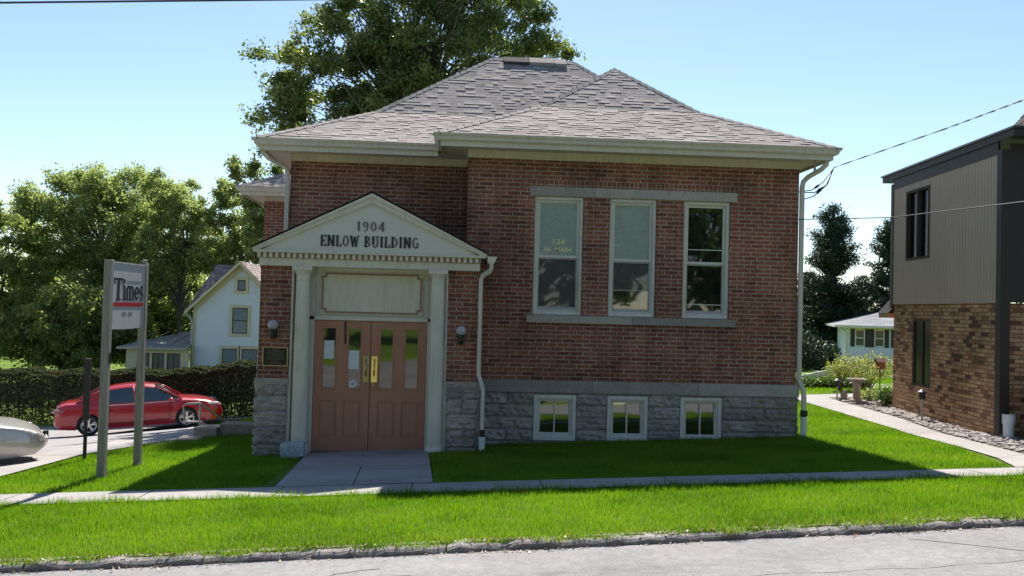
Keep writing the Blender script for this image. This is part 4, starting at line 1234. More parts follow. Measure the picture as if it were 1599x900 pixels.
# serif masthead built from thick and thin strokes, y along the board
def sign_word():
    mb = MB()
    cnt = [0]
    def q(pts):
        cnt[0] += 1; d = .004 + .0003 * (cnt[0] % 7)
        vs = [(bx + d, p[0], p[1]) for p in pts] + [(bx, p[0], p[1]) for p in pts]; n = len(pts)
        mb.add(vs, [tuple(range(n))[::-1]] + [(i, (i + 1) % n, (i + 1) % n + n, i + n) for i in range(n)])
    def bar(y0, z0, y1, z1): q([(y0, z0), (y1, z0), (y1, z1), (y0, z1)])
    base = -.03
    X = .205   # x-height, cap height
    Cp = .30
    def ser(y, z, w=.13): bar(y - w / 2, z, y + w / 2, z + .018)
    # T
    bar(11.475, base, 11.545, base + Cp); bar(11.36, base + Cp - .03, 11.66, base + Cp); bar(11.36, base + Cp - .08, 11.375, base + Cp); bar(11.645, base + Cp - .08, 11.66, base + Cp); ser(11.51, base, .16)
    # i
    bar(11.685, base, 11.735, base + X); ser(11.71, base, .11); bar(11.665, base + X - .03, 11.69, base + X); bar(11.685, base + X + .035, 11.735, base + X + .08)
    # m
    for y in (11.80, 11.905, 12.01): bar(y - .024, base, y + .024, base + X - .03); ser(y, base, .085)
    for y in (11.80, 11.905):
        for i in range(6):
            a, b = pi * i / 6, pi * (i + 1) / 6
            f = lambda t, r: (y + .0525 - (.0525 * 1 + r) * cos(t), base + X - .07 + (.055 + r) * sin(t))
            q([f(a, -.018), f(b, -.018), f(b, .022), f(a, .022)])
    # e
    cy_, cz, ry, rz = 12.145, base + X / 2, .058, X / 2 - .02
    for i in range(16):
        a, b = radians(0 + 320 * i / 16), radians(0 + 320 * (i + 1) / 16)
        th = lambda t: .010 + .022 * abs(cos(t)) 
        q([(cy_ + (ry + th(a)) * cos(a), cz + (rz + .02) * sin(a)), (cy_ + (ry + th(b)) * cos(b), cz + (rz + .02) * sin(b)), (cy_ + (ry - th(b)) * cos(b), cz + (rz - .015) * sin(b)), (cy_ + (ry - th(a)) * cos(a), cz + (rz - .015) * sin(a))])
    bar(cy_ - .06, cz - .01, cy_ + .075, cz + .012)
    # s
    P = [(12.375, base + X - .06), (12.345, base + X - .01), (12.30, base + X), (12.265, base + X - .05), (12.29, base + X - .09), (12.345, base + X / 2 - .01), (12.37, base + .06), (12.34, base + .015), (12.295, base), (12.255, base + .05)]
    W_ = [.012, .02, .03, .045, .055, .055, .045, .03, .02, .012]
    for i in range(len(P) - 1):
        p, r_ = Vector(P[i]), Vector(P[i + 1]); d = (r_ - p).normalized(); s_ = Vector((-d.y, d.x))
        q([tuple(p - s_ * W_[i] / 2), tuple(r_ - s_ * W_[i + 1] / 2), tuple(r_ + s_ * W_[i + 1] / 2), tuple(p + s_ * W_[i] / 2)])
    return mb.build('lettering', M['letter'], bd)
sign_word()
mb = MB(); mb.box(bx + .001, bx + .004, 11.36, 12.39, -.115, -.060); mb.build('red_bar', plain('red_sign_enamel', (.42, .02, .035), .4), bd)
rr = random.Random(2)
for y0, y1, z, h in ((11.80, 12.30, .225, .022), (11.66, 11.80, -.225, .04), (11.88, 12.02, -.225, .04)):
    y = y0; mb = MB()
    while y < y1:
        w_ = rr.uniform(.015, .03); mb.box(bx + .001, bx + .003, y, min(y + w_, y1), z, z + h); y += w_ + .014
    mb.build('small_lettering', plain('faded_sign_print', (.27, .29, .31), .5), bd)
# sign frame strip
mb = MB(); mb.box(bx - .03, bx + .008, ya, yb, .47, .485); mb.build('top_rail', M['white'], bd)

# lone dark post
x, y = -5.73, 13.39
mb = MB(); zt = at(132, 560, y)[2]
mb.tube([(x, y, g(x, y) - .1), (x, y, zt - .35)], .028, 10); mb.rtube([(x, y, zt - .95), (x, y, zt)], .085, .06)
tag(mb.build('iron_post', M['wood_dk'], bevel=.004), 'slim black post alone at the lawn edge left of the sign', 'post')

# ------------------------------------------------------------------ stone steps and handrail beside the building
stp = empty('stone_steps', (0, 0, 0), 'short pale sandstone block steps beside the building, above the kerb', 'steps')
M['sand'] = stone_mat('sandstone', (.38, .31, .26), var=.2)
mb = MB()
for (x0, x1, y0, y1, z0, z1) in ((-4.95, -4.55, 15.15, 15.6, -2.75, -2.47), (-4.78, -4.35, 15.61, 16.05, -2.75, -2.33), (-4.33, -3.15, 15.70, 16.1, -2.7, -2.27), (-5.35, -4.95, 14.95, 15.25, -2.8, -2.52)):
    mb = MB(); mb.box(x0, x1, y0, y1, z0, z1); mb.build('stone_block', M['sand'], stp, bevel=.02)
M['rail'] = plain('galvanised_rail', (.46, .42, .38), .5, var=.15)
hr = empty('handrail', (0, 0, 0), 'weathered grey pipe handrail at the steps, in front of the red car', 'handrail')
mb = MB()
Y_ = 15.95
P = lambda px, py, Y=Y_: tuple(at(px, py, Y))
mb.tube([P(288, 657), P(287, 633), P(291, 631), P(310, 630), P(314, 631), P(350, 657, 16.6), P(362, 665, 16.8)], .022, 8)
mb.build('top_rail', M['rail'], hr, smooth=True)
mb = MB(); mb.tube([P(288, 657), P(291, 659), P(313, 659), P(317, 661), P(336, 671, 16.3)], .020, 8); mb.build('lower_rail', M['rail'], hr, smooth=True)
for px, y0, y1, Y2 in ((312.5, 632, 684, Y_), (362, 664, 682, 16.9)):
    mb = MB(); mb.tube([P(px, y0, Y2), P(px - .5, y1, Y2)], .022, 8); mb.build('rail_post', M['rail'], hr, smooth=True)
# plastic bag by the left column
mb = MB(); mb.ball((0, 0, 0), (.185, .14, .125), 22, 14)
for i, v in enumerate(mb.v):
    k = 1 + .10 * sin(v[0] * 40 + v[2] * 31) * sin(v[1] * 37) + .05 * sin(v[2] * 90 + v[0] * 60)
    f = lambda c, s: math.copysign(min(abs(c) * 1.35, s), c)
    mb.v[i] = (f(v[0] * k, .17), f(v[1] * k, .12), f(v[2] * k, .11))
bagm = plain('pale_blue_plastic', (.36, .44, .52), .25, var=.35, scale=14); 
o = mb.build('plastic_jug_crate', bagm); o.name = 'plastic_bag'
o.location = (-2.44, 12.86, g(-2.44, 12.86) + .125); tag(o, 'crumpled pale blue plastic bag at the foot of the left column', 'plastic bag')

# ------------------------------------------------------------------ cars
def sedan(name, label, loc, heading, paint, L=5.13, scale=1.0, old=False):
    root = empty(name, loc, label, 'car')
    root.rotation_euler = (0, 0, heading); root.scale = (scale,) * 3
    root['group'] = 'cars in the side street'
    tx = [0, .03, .12, .35, .9, 1.4, 3.3, 3.62, 3.9, 4.3, 4.65, 4.9, 5.05, 5.13]
    tz = [.60, .86, 1.00, 1.065, 1.09, 1.06, 1.02, 1.02, .995, .945, .865, .77, .66, .46] if not old else [.50, .74, .86, .89, .90, .88, .86, .86, .84, .78, .70, .61, .53, .42]
    bx_ = [0, .12, .4, 2.0, 3.5, 4.3, 4.8, 5.05, 5.13]
    bz = [.58, .86, .95, .93, .90, .86, .77, .62, .44]
    if old: bz = [b * .86 for b in bz]
    wx = [0, .06, .2, .6, 1.5, 2.6, 3.8, 4.4, 4.75, 4.95, 5.07, 5.13]
    ww = [.62, .75, .84, .91, .945, .95, .945, .92, .86, .77, .66, .52]
    zx = [0, .05, .25, .7, 4.5, 4.9, 5.13]; zbm = [.42, .33, .24, .20, .19, .20, .34]
    A1, A2, wr = 1.02, 3.96, .375
    st = sorted(set(list(np.arange(0, L, .07)) + [.02, .04, .10, 5.05, 5.09, 5.13]))
    rings = []
    for x in st:
        w, zb_, bel, top_ = np.interp(x, wx, ww), np.interp(x, zx, zbm), np.interp(x, bx_, bz), np.interp(x, tx, tz)
        bel = min(bel, top_ - .01)
        zlow = zb_
        for ax_ in (A1, A2):
            d = abs(x - ax_)
            if d < wr: zlow = max(zlow, .31 + sqrt(wr * wr - d * d) * .98 + .02)
        hs = [0, .12, .3, .5, .72, .88, 1]
        flare = .012 if zlow > zb_ + .05 else 0
        ring = []
        for h in hs:
            z = zlow + (bel - zlow) * h
            q = (z - zb_) / max(.01, bel - zb_)
            wf = .955 + .05 * sin(pi * min(1, q * .9 + .08)) - (.012 if q > .62 else 0) - .02 * max(0, q - .8) * 3
            ring.append((x, w * wf + flare, z))
        for fr, h in ((.93, .45), (.82, .75), (.55, .94), (.25, 1), (0, 1.01)):
            ring.append((x, w * .97 * fr, bel + (top_ - bel) * h))
        rings.append(ring)
    nr = len(rings[0])
    mb = MB()
    for s in (1, -1):
        vs = [(p[0], p[1] * s, p[2]) for r in rings for p in r]
        fs = [(i * nr + k, (i + 1) * nr + k, (i + 1) * nr + k + 1, i * nr + k + 1) for i in range(len(rings) - 1) for k in range(nr - 1)]
        if s < 0: fs = [f[::-1] for f in fs]
        fs += [tuple(range(nr)), tuple((len(rings) - 1) * nr + k for k in range(nr))]
        mb.add(vs, fs)
    body = mb.build('body', paint, root, smooth=True)
    bmm = bmesh.new(); bmm.from_mesh(body.data); bmesh.ops.remove_doubles(bmm, verts=bmm.verts[:], dist=.0005); bmesh.ops.recalc_face_normals(bmm, faces=bmm.faces[:]); bmm.to_mesh(body.data); bmm.free()
    # underside
    mb = MB(); mb.box(.45, 4.5, -.80, .80, .22, .5); mb.build('underbody', M['black'], root)
    # greenhouse
    gx = [.72, 1.0, 1.35, 1.75, 2.2, 2.65, 3.0, 3.35, 3.75]
    gz = [1.08, 1.24, 1.39, 1.485, 1.52, 1.51, 1.45, 1.28, 1.00]
    wt = [.64, .63, .62, .61, .61, .60, .60, .64, .72]; wb = [.66, .78, .85, .875, .88, .875, .87, .85, .80]
    k = 9
    def gring(i, off=0.0):
        zb0 = .90 if gz[i] > 1.02 else gz[i] - .06
        z1 = gz[i]
        return [(gx[i], wb[i] + off, zb0), (gx[i], wb[i] * .6 + wt[i] * .4 + off, zb0 + (z1 - zb0) * .45), (gx[i], wt[i] + .02 + off, zb0 + (z1 - zb0) * .88), (gx[i], wt[i] - .06, z1 - .01 + off), (gx[i], wt[i] * .5, z1 + .012 + off), (gx[i], 0, z1 + .018 + off)]
    mb = MB()
    for s in (1, -1):
        R_ = [gring(i) for i in range(k)]
        vs = [(p[0], p[1] * s, p[2]) for r in R_ for p in r]
        fs = [(i * 6 + j, (i + 1) * 6 + j, (i + 1) * 6 + j + 1, i * 6 + j + 1) for i in range(k - 1) for j in range(5)]
        mb.add(vs, fs if s > 0 else [f[::-1] for f in fs])
    gh = mb.build('windows', M['car_glass'], root, smooth=True)
    mb = MB()
    for s in (1, -1):
        R_ = [gring(i, .008) for i in range(2, 7)]
        vs = [(p[0], p[1] * s, p[2]) for r in R_ for p in r[2:]]
        fs = [(i * 4 + j, (i + 1) * 4 + j, (i + 1) * 4 + j + 1, i * 4 + j + 1) for i in range(4) for j in range(3)]
        mb.add(vs, fs if s > 0 else [f[::-1] for f in fs])
        # pillars
        mb.rtube([(3.82, s * .80, .97), (3.35, s * .665, 1.275), (3.0, s * .625, 1.43)], .05, .035)
        mb.rtube([(.66, s * .70, 1.05), (1.0, s * .665, 1.23), (1.38, s * .645, 1.385)], .075, .04)
        mb.add([(.62, s * .80, .98), (1.52, s * .895, .93), (1.45, s * .80, 1.13), (1.62, s * .655, 1.43), (1.38, s * .645, 1.385), (1.0, s * .69, 1.23)], [(0, 1, 2, 5), (5, 2, 3, 4)] if s > 0 else [(5, 2, 1, 0), (4, 3, 2, 5)])
        mb.rtube([(2.42, s * .89, .92), (2.38, s * .77, 1.2), (2.34, s * .645, 1.48)], .055, .02)
    mb.build('roof', paint, root, smooth=True)
    mb = MB()
    for s in (1, -1): mb.rtube([(1.5, s * .905, .935), (3.6, s * .90, .925)], .012, .02)
    mb.build('window_trim', M['chrome'], root)
    for s in (1, -1):
        mb = MB(); mb.ball((3.48, s * 1.0, 1.0), (.075, .10, .06), 10, 8); mb.build('mirror', paint, root, smooth=True)
        # doors: seams
    mb = MB()
    for s in (1, -1):
        for xd in (1.62, 2.44, 3.42):
            mb.box(xd, xd + .012, s * .905 - .05, s * .905 + .052, .36, .90)
        mb.box(1.62, 3.42, s * .945 - .05, s * .945 + .012, .33, .345)
    mb.build('door_seam', M['black'], root)
    for s in (1, -1):
        for xd in (1.75, 2.58):
            mb = MB(); mb.box(xd, xd + .15, s * .955 - .02, s * .955 + .006, .80, .815); mb.build('door_handle', paint, root)
        # lights: lens patches lying on the body
        mb = MB()
        mb.add([(5.00, s * .50, .68), (5.02, s * .64, .665), (4.88, s * .80, .70), (4.62, s * .89, .765), (4.66, s * .875, .80), (4.86, s * .75, .80), (4.98, s * .55, .76)], [(0, 1, 2, 3, 4, 5, 6)] if s > 0 else [(6, 5, 4, 3, 2, 1, 0)]) if not old else None
        mb.ball((4.86, s * .74, .745 if not old else .565), (.16, .12, .05) if not old else (.12, .05, .03), 10, 8)
        mb.build('headlight', M['lamp_glass'], root, smooth=True)
        mb = MB(); mb.ball((.16, s * .76, .83), (.20, .10, .07), 10, 8); mb.build('tail_light', M['tail'], root, smooth=True)
    if old:
        mb = MB(); mb.box(5.10, 5.19, -.05, .05, .38, .50); mb.build('number_plate', M['black'], root)
        mb = MB(); mb.rtube([(4.80, -.80, .43), (5.0, -.72, .43), (5.125, -.50, .43), (5.145, 0, .43), (5.125, .50, .43), (5.0, .72, .43), (4.80, .80, .43)], .02, .02); mb.build('bumper_strip', M['grey_trim'], root)
    else:
        mb = MB(); mb.box(5.08, 5.135, -.26, .26, .36, .49); mb.build('number_plate', M['paper'], root)
        mb = MB(); mb.box(4.99, 5.10, -.52, .52, .55, .66); mb.build('grille', M['black'], root)
    for ax_ in (A1, A2):
        for s in (1, -1):
            yo = s * .84
            wm = MB()
            prof = [(.20, -.11), (.30, -.115), (.33, -.09), (.34, 0), (.33, .09), (.30, .11), (.22, .10), (.20, .06)]
            n_ = 28
            vs = [(ax_ + r_ * cos(2 * pi * q / n_), yo + s * o_, .335 + r_ * sin(2 * pi * q / n_)) for r_, o_ in prof for q in range(n_)]
            fs = [(i * n_ + q, i * n_ + (q + 1) % n_, (i + 1) * n_ + (q + 1) % n_, (i + 1) * n_ + q) for i in range(len(prof) - 1) for q in range(n_)]
            wm.add(vs, fs)
            w_ = wm.build('wheel', M['tyre'], root, smooth=True)
            wm = MB(); yo2 = yo + s * .07
            n2 = 28
            pr = [(.235, .03), (.225, .035), (.205, .02), (.20, -.04)]
            vs = [(ax_ + r_ * cos(2 * pi * q / n2), yo2 + s * o_, .335 + r_ * sin(2 * pi * q / n2)) for r_, o_ in pr for q in range(n2)]
            wm.add(vs, [(i * n2 + q, i * n2 + (q + 1) % n2, (i + 1) * n2 + (q + 1) % n2, (i + 1) * n2 + q) for i in range(3) for q in range(n2)])
            for q in range(5):
                for da in (-.16, .16):
                    a_ = 2 * pi * q / 5 + .3
                    a2 = a_ + da
                    wm.rtube([(ax_ + .03 * cos(a_), yo2 + s * .012, .335 + .03 * sin(a_)), (ax_ + .21 * cos(a2), yo2 + s * .018, .335 + .21 * sin(a2))], .028, .028)
            wm.tube([(ax_, yo2 - s * .01, .335), (ax_, yo2 + s * .03, .335)], .055, 12)
            wm.build('rim', M['alloy'], w_)
            wm = MB(); wm.tube([(ax_, yo - s * .02, .335), (ax_, yo + s * .02, .335)], .2, 20); wm.build('brake', M['black'], w_)
    return root
M['car_glass'] = glass_mat('car_glass', (.02, .035, .04), .02)
M['chrome'] = plain('chrome', (.7, .7, .7), .15, metal=1)
M['alloy'] = plain('alloy', (.62, .62, .64), .28, metal=.85)
M['tyre'] = plain('tyre_rubber', (.02, .02, .02), .85)
M['lamp_glass'] = plain('lamp_glass', (.55, .55, .58), .08, coat=1)
M['tail'] = plain('tail_lens', (.35, .12, .12), .12, coat=1)
M['red_paint'] = plain('red_car_paint', (.42, .006, .012), .28, var=.04, coat=1)
M['silver_paint'] = plain('champagne_car_paint', (.55, .50, .47), .3, metal=.35, var=.04, coat=1)
al = radians(20)
h = Vector((cos(al), sin(al), 0)); nrm = Vector((-sin(al), cos(al), 0))
rear = Vector((-11.37, 27.82, 0))
pos = rear - h * 1.40 + nrm * .90
rc = sedan('parked_car', 'glossy red four-door saloon with alloy wheels in front of the hedge', (pos.x, pos.y, 0), al, M['red_paint'])
z1, z2 = g(-11.37, 27.82), g(-8.67, 28.80)
rc.location.z = z1 - (z2 - z1) / 2.87 * 1.02
rc.rotation_euler = (0, -math.atan2(z2 - z1, 2.87), al)
nose = Vector((float(at(71, 690, 14.2)[0]), 14.2, 0)); al2 = radians(31); h2 = Vector((cos(al2), sin(al2), 0))
p2 = nose - h2 * 5.13 * .86
gc = sedan('parked_car', 'silver-beige car nose with a black number plate at the left edge of the photo', (p2.x, p2.y, 0), al2, M['silver_paint'], old=True, scale=.86)
za, zb2 = g(p2.x + h2.x * 1.0, p2.y + h2.y), g(p2.x + h2.x * 4, p2.y + h2.y * 4)
gc.location.z = za + .0; gc.rotation_euler = (0, -math.atan2(zb2 - za, 3), al2); gc.name = 'parked_car'

# ------------------------------------------------------------------ foliage builders
def leaf_quads(P, size, aspect=.55, up=0.0):
    """rhombic leaf faces at points P with free directions"""
    n = len(P)
    d = rng.normal(size=(n, 3)); d[:, 2] += up
    d /= np.linalg.norm(d, axis=1)[:, None]
    e = rng.normal(size=(n, 3)); e -= d * (e * d).sum(1)[:, None]; e /= np.linalg.norm(e, axis=1)[:, None]
    s = size * rng.uniform(.6, 1.35, n)[:, None]
    return np.stack([P - d * s / 2, P + e * s * aspect / 2, P + d * s / 2, P - e * s * aspect / 2], 1).reshape(-1, 3)
def rand_ball(n, shell=.0):
    v = rng.normal(size=(n, 3)); v /= np.linalg.norm(v, axis=1)[:, None]
    return v * (shell + (1 - shell) * rng.random(n)[:, None] ** (1 / 2.2))
def tree(name, label, base, lobes, mat, n_leaf, leaf, trunk_h, trunk_r, clump=.55, clumps=60, group=None, bark='bark', cat='tree', flat=.7, gap=.0, spray=0, seed=0):
    """lobes: (x,y,z,rx,ry,rz) relative to the base; limbs run from the trunk to clump centres"""
    global rng
    keep = rng; rng = np.random.default_rng(100 + seed)
    root = empty(name, base, label, cat, group)
    vol = np.array([(l[3] * l[4] * l[5]) ** .72 for l in lobes]); pk = vol / vol.sum()
    C_ = []
    for k in range(clumps):
        l = lobes[rng.choice(len(lobes), p=pk)]
        v = rand_ball(1, .35)[0]
        C_.append([l[0] + v[0] * l[3], l[1] + v[1] * l[4], l[2] + v[2] * l[5]])
    C_ = np.array(C_)
    mb = MB()
    top = max(C_[:, 2].max() * .8, trunk_h)
    def tp(z):
        f = z / top
        return Vector((trunk_r * 1.2 * sin(f * 3 + seed), trunk_r * 1.2 * cos(f * 2.3 + seed), z))
    zs = np.linspace(-.3, top, 10)
    mb.tube([tp(z) for z in zs], [max(trunk_r * (1 - .85 * max(0, z) / top) * (1.25 if z < .1 else 1), .015) for z in zs], 9)
    for i, c in enumerate(C_):
        if i % 2 and clumps > 80: continue
        z0 = max(trunk_h * .6, min(c[2] * .75, top * .92)) * rng.uniform(.75, 1)
        a = tp(z0); b = Vector(c)
        m_ = a.lerp(b, .5) + Vector(rng.normal(size=3)) * .12 * (b - a).length + Vector((0, 0, .1 * (b - a).length))
        r0 = trunk_r * .42 * (1 - .7 * z0 / top) + .012
        mb.tube([a, a.lerp(m_, .5) + Vector((0, 0, .03)), m_, b], [r0, r0 * .7, r0 * .5, .010], 5, cap=False)
    mb.build('trunk', M[bark], root, smooth=True)
    per = n_leaf // clumps
    Ps = []; rs = []
    for c in C_:
        k = int(per * rng.uniform(.6, 1.4))
        sc = clump * rng.uniform(.6, 1.35)
        # each clump is several twigs of leaves
        nt_ = max(3, k // 26)
        tw = rand_ball(nt_, .2) * np.array([sc, sc, sc * flat])
        idx = rng.integers(0, nt_, k)
        t = rng.random(k)[:, None] ** .7
        q = c + tw[idx] * t + rng.normal(size=(k, 3)) * leaf * (.75 + spray)
        Ps.append(q); rs.append(np.clip(rng.normal(rng.uniform(.3, .7), .16, k), 0, 1))
    P_ = np.concatenate(Ps); R_ = np.concatenate(rs)
    np_mesh('crown', leaf_quads(P_, leaf), 4, mat, R_, root)
    rng = keep
    return root
M['leaf_dk'] = leaf_mat('dark_green_leaf', [(0, (.026, .052, .016)), (.5, (.052, .095, .026)), (.85, (.10, .14, .035)), (1, (.20, .19, .05))], trans=.42, rough=.36, spec=.5)
M['leaf_lt'] = leaf_mat('yellow_green_leaf', [(0, (.13, .17, .07)), (.5, (.25, .30, .12)), (.85, (.34, .37, .15)), (1, (.44, .42, .19))], trans=.60, trcol=(1.35, 1.4, .9))
M['leaf_md'] = leaf_mat('mid_green_leaf', [(0, (.11, .15, .05)), (.5, (.21, .25, .085)), (1, (.32, .34, .12))], trans=.56, trcol=(1.35, 1.4, .9))
M['leaf_big'] = leaf_mat('olive_green_leaf', [(0, (.06, .09, .038)), (.5, (.135, .175, .065)), (.85, (.22, .24, .09)), (1, (.34, .31, .12))], trans=.45, rough=.36, spec=.5)
M['leaf_shrub'] = leaf_mat('pale_shrub_leaf', [(0, (.10, .15, .035)), (.4, (.20, .24, .06)), (.7, (.34, .33, .13)), (.9, (.42, .33, .20)), (1, (.36, .20, .15))], trans=.4)
M['hedge_leaf'] = leaf_mat('hedge_leaf', [(0, (.030, .038, .024)), (.5, (.062, .070, .042)), (.9, (.11, .11, .075)), (1, (.14, .12, .10))], trans=.25, rough=.8, spec=.15)
M['needle'] = leaf_mat('pine_needle', [(0, (.012, .028, .016)), (.5, (.022, .045, .024)), (1, (.05, .075, .035))], trans=.15, rough=.5)

# the big tree behind the building
def rel(pts, base): return [(p[0] - base[0], p[1] - base[1], p[2] - base[2], *p[3:]) for p in pts]
bz_ = g(-1.6, 29)
base = (-1.6, 29, bz_)
def A_(px, py, Y, rx, ry=None, rz=None):
    p = at(px, py, Y); return (p[0], p[1], p[2], rx, ry or rx, rz or rx)
lob = rel([A_(560, 120, 29, 2.9, 2.6, 2.4), A_(690, 60, 29, 3.1, 3.0, 2.8), A_(640, 0, 30, 3.2, 3, 2.6), A_(500, 155, 28.5, 1.8, 1.8, 1.5), A_(450, 120, 28, 1.2, 1.2, .9), A_(420, 165, 28, .95, .9, .6), A_(785, 60, 29, 1.8, 2, 1.7), A_(855, 84, 29, .85, .9, .5), A_(800, 10, 29, 1.1, 1.3, 1.2), A_(610, 110, 28.5, 2.2, 1.6, 1.8), A_(740, 110, 28.5, 2.0, 1.6, 1.2), A_(520, 215, 29, 1.5, 1.5, 1.1), A_(660, -110, 30, 3.2, 3, 2.4), A_(790, -40, 30, 1.9, 1.9, 2.0), A_(560, 50, 29, 1.5, 1.5, 1.4), A_(640, 190, 29, 2.2, 2, 1.6), A_(395, 175, 28, .5, .5, .35), A_(450, 190, 28.3, .9, .9, .6)], base)
tree('leafy_tree', 'tall dark green broadleaf tree rising directly behind the brick building roof', base, lob, M['leaf_big'], 150000, .13, 5.0, .15, clump=.74, clumps=430, seed=1)
base = (-6.0, 30, g(-6, 30))
tree('leafy_tree', 'dark leafy tree seen under the left eave, beside the rear brick wing', base, rel([A_(405, 285, 30, 1.0, 1, .9), A_(385, 262, 30, .55, .6, .4), A_(420, 340, 30, 1.2, 1.2, 1.2), A_(440, 250, 30, .9, .9, .5)], base), M['leaf_big'], 12000, .13, 2.4, .10, clump=.42, clumps=50, seed=2)

# trees on the left beyond the hedge
def ltree(label, px, Y, lobs, mat, n, leaf, cl, ncl, seed, th=3.0, tr=.3, kind='leafy_tree'):
    p = at(px, 480, Y); base = (p[0], Y, g(p[0], Y))
    return tree(kind, label, base, rel([A_(*l) for l in lobs], base), mat, n, leaf, th, tr, clump=cl, clumps=ncl, group='trees beyond the hedge', seed=seed)
ltree('broad yellow-green tree behind the sign board, largest beyond the hedge', 160, 50, [(150, 350, 50, 4.2, 4, 3.2), (90, 370, 50, 3.0, 3, 2.6), (220, 330, 50, 2.9, 3, 2.4), (190, 300, 50, 2.2, 2, 1.2), (120, 310, 50, 2.0, 2, 1.2), (60, 320, 50, 1.5, 1.5, 1.2), (150, 450, 50, 4.6, 4, 2.6), (230, 430, 49, 2.6, 3, 3)], M['leaf_lt'], 130000, .17, 1.15, 320, 3, th=2.0, tr=.2)
ltree('slim airy tree with open top between the broad tree and the white house roof', 285, 47, [(285, 320, 47, 1.3, 1.3, 1.4), (300, 380, 47, 1.7, 1.7, 2.0), (260, 400, 47, 1.6, 1.6, 2.4), (322, 330, 47, .7, .7, .8), (250, 300, 47, 1.0, 1, 1.0)], M['leaf_lt'], 32000, .15, .62, 120, 4, th=3.5, tr=.16)
ltree('young pale-leaved tree rising above the right end of the white house roof', 370, 48, [(370, 330, 48, 1.5, 1.5, 1.4), (345, 380, 48, 1.9, 1.6, 1.6), (395, 370, 48, 1.9, 1.6, 1.6), (350, 305, 48, .7, .7, .7)], M['leaf_lt'], 30000, .15, .72, 100, 5, th=3.5, tr=.15)
ltree('dark tree cut by the left edge of the photo beyond the hedge', -20, 46, [(-20, 400, 46, 2.6, 2.6, 3.0), (15, 470, 46, 2.0, 2, 2.2), (-60, 440, 46, 3, 3, 4)], M['leaf_md'], 26000, .21, .85, 90, 6, th=2.5, tr=.28)
ltree('low dark tree in the shade left of the porch roof', 90, 44, [(90, 500, 44, 3.0, 2.6, 2.0), (30, 520, 44, 2.2, 2.2, 1.4), (160, 500, 45, 2.6, 2.4, 2.0), (120, 540, 44, 2.8, 2.4, 1.0)], M['leaf_md'], 46000, .18, 1.0, 140, 7, th=1.2, tr=.2)
ltree('dark bushy tree behind the porch and between house and broad tree', 265, 52, [(265, 480, 52, 3.0, 2.6, 3.2), (320, 450, 53, 3.2, 2.6, 3.0), (225, 520, 50, 2.0, 2, 2.0)], M['leaf_md'], 40000, .18, 1.0, 120, 8, th=1.5, tr=.3)
# a far wood closes the view
mbs = []
def wood(name, x0, x1, Y, ztop, n, mat, leaf, seed):
    r_ = np.random.default_rng(seed)
    x = r_.uniform(x0, x1, n); y = Y + r_.uniform(-4, 4, n)
    hh = ztop + 1.3 * np.sin(x * .5 + seed) + .8 * np.sin(x * 1.3 + 1) + .5 * np.sin(x * 3.1)
    b = G(x, y); z = b + (hh - b) * r_.random(n) ** .8
    P_ = np.stack([x, y, z], 1)
    cl_ = np.clip(.5 + .28 * np.sin(x * 1.9 + z * 1.1) + r_.normal(size=n) * .18, 0, 1)
    tag(np_mesh(name, leaf_quads(P_, leaf), 4, mat, cl_), kind='stuff')
wood('far_woodland', -110, -14, 74, 2.0, 38000, M['leaf_md'], .50, 1)
wood('woodland_behind_pines', -14, 75, 84, 1.2, 46000, M['leaf_dk'], .55, 2)

# pines on the right
def pine(name, label, px, Y, ytop, wpx, n, seed, zb_=None, lean=0):
    global rng
    keep = rng; rng = np.random.default_rng(50 + seed)
    b = at(px, 480, Y); ztop = at(px, ytop, Y)[2]; base = (b[0], Y, g(b[0], Y)); H = ztop - base[2]
    R_ = wpx / 1300 * Y
    root = empty(name, base, label, 'tree', 'pines behind the white ranch house')
    mb = MB(); mb.tube([(0, 0, -.3), (0, .05, H * .5), (0, 0, H * .97)], [.24, .13, .02], 8)
    P_ = []; rr_ = []
    z = H * .08
    while z < H * .99:
        f = z / H; L = R_ * (1 - f) ** .62 * (1.0 if f > .12 else .8)
        for k in range(6 if f < .9 else 4):
            a = rng.uniform(0, 2 * pi); l = L * rng.uniform(.45, 1.2) + .15
            tip = np.array([cos(a) * l, sin(a) * l, z + l * (.55 if f > .5 else .20) * rng.uniform(.5, 1.2)])
            st_ = np.array([0, 0, z])
            mb.tube([tuple(st_), tuple((st_ + tip) / 2 - np.array([0, 0, .05 * l])), tuple(tip)], [.05 * (1 - f) + .012, .03 * (1 - f) + .01, .006], 4, cap=False)
            m_ = int(n / (H / .33 * 6) * (l / max(R_ * .55, .3)))
            t = rng.random(max(m_, 12)) ** .55
            q = st_ + (tip - st_) * t[:, None]; q[:, 2] -= .05 * l * np.sin(t * pi)
            q += rng.normal(size=q.shape) * np.array([.20, .20, .12]) * (.5 + .7 * t[:, None]) * max(.55, R_ / 2.4)
            P_.append(q); rr_.append(np.clip(rng.normal(.45 + .25 * (a % 1 - .5), .18, len(q)), 0, 1))
        z += .33
    mb.build('trunk', M['bark'], root, smooth=True)
    np_mesh('crown', leaf_quads(np.concatenate(P_), .26, .28, up=.6), 4, M['needle'], np.concatenate(rr_), root)
    rng = keep
    return root
pine('pine_tree', 'tall dark pine with ragged top right of the brick building', 1297, 60, 322, 62, 46000, 1)
pine('pine_tree', 'pine with tiered branches cut off by the brown building wall', 1392, 55, 345, 55, 36000, 2)
pine('pine_tree', 'short pine close beside the brick building right downpipe', 1262, 64, 425, 42, 22000, 3)
pine('pine_tree', 'low bushy pine between the two taller pines', 1345, 63, 432, 50, 22000, 4)

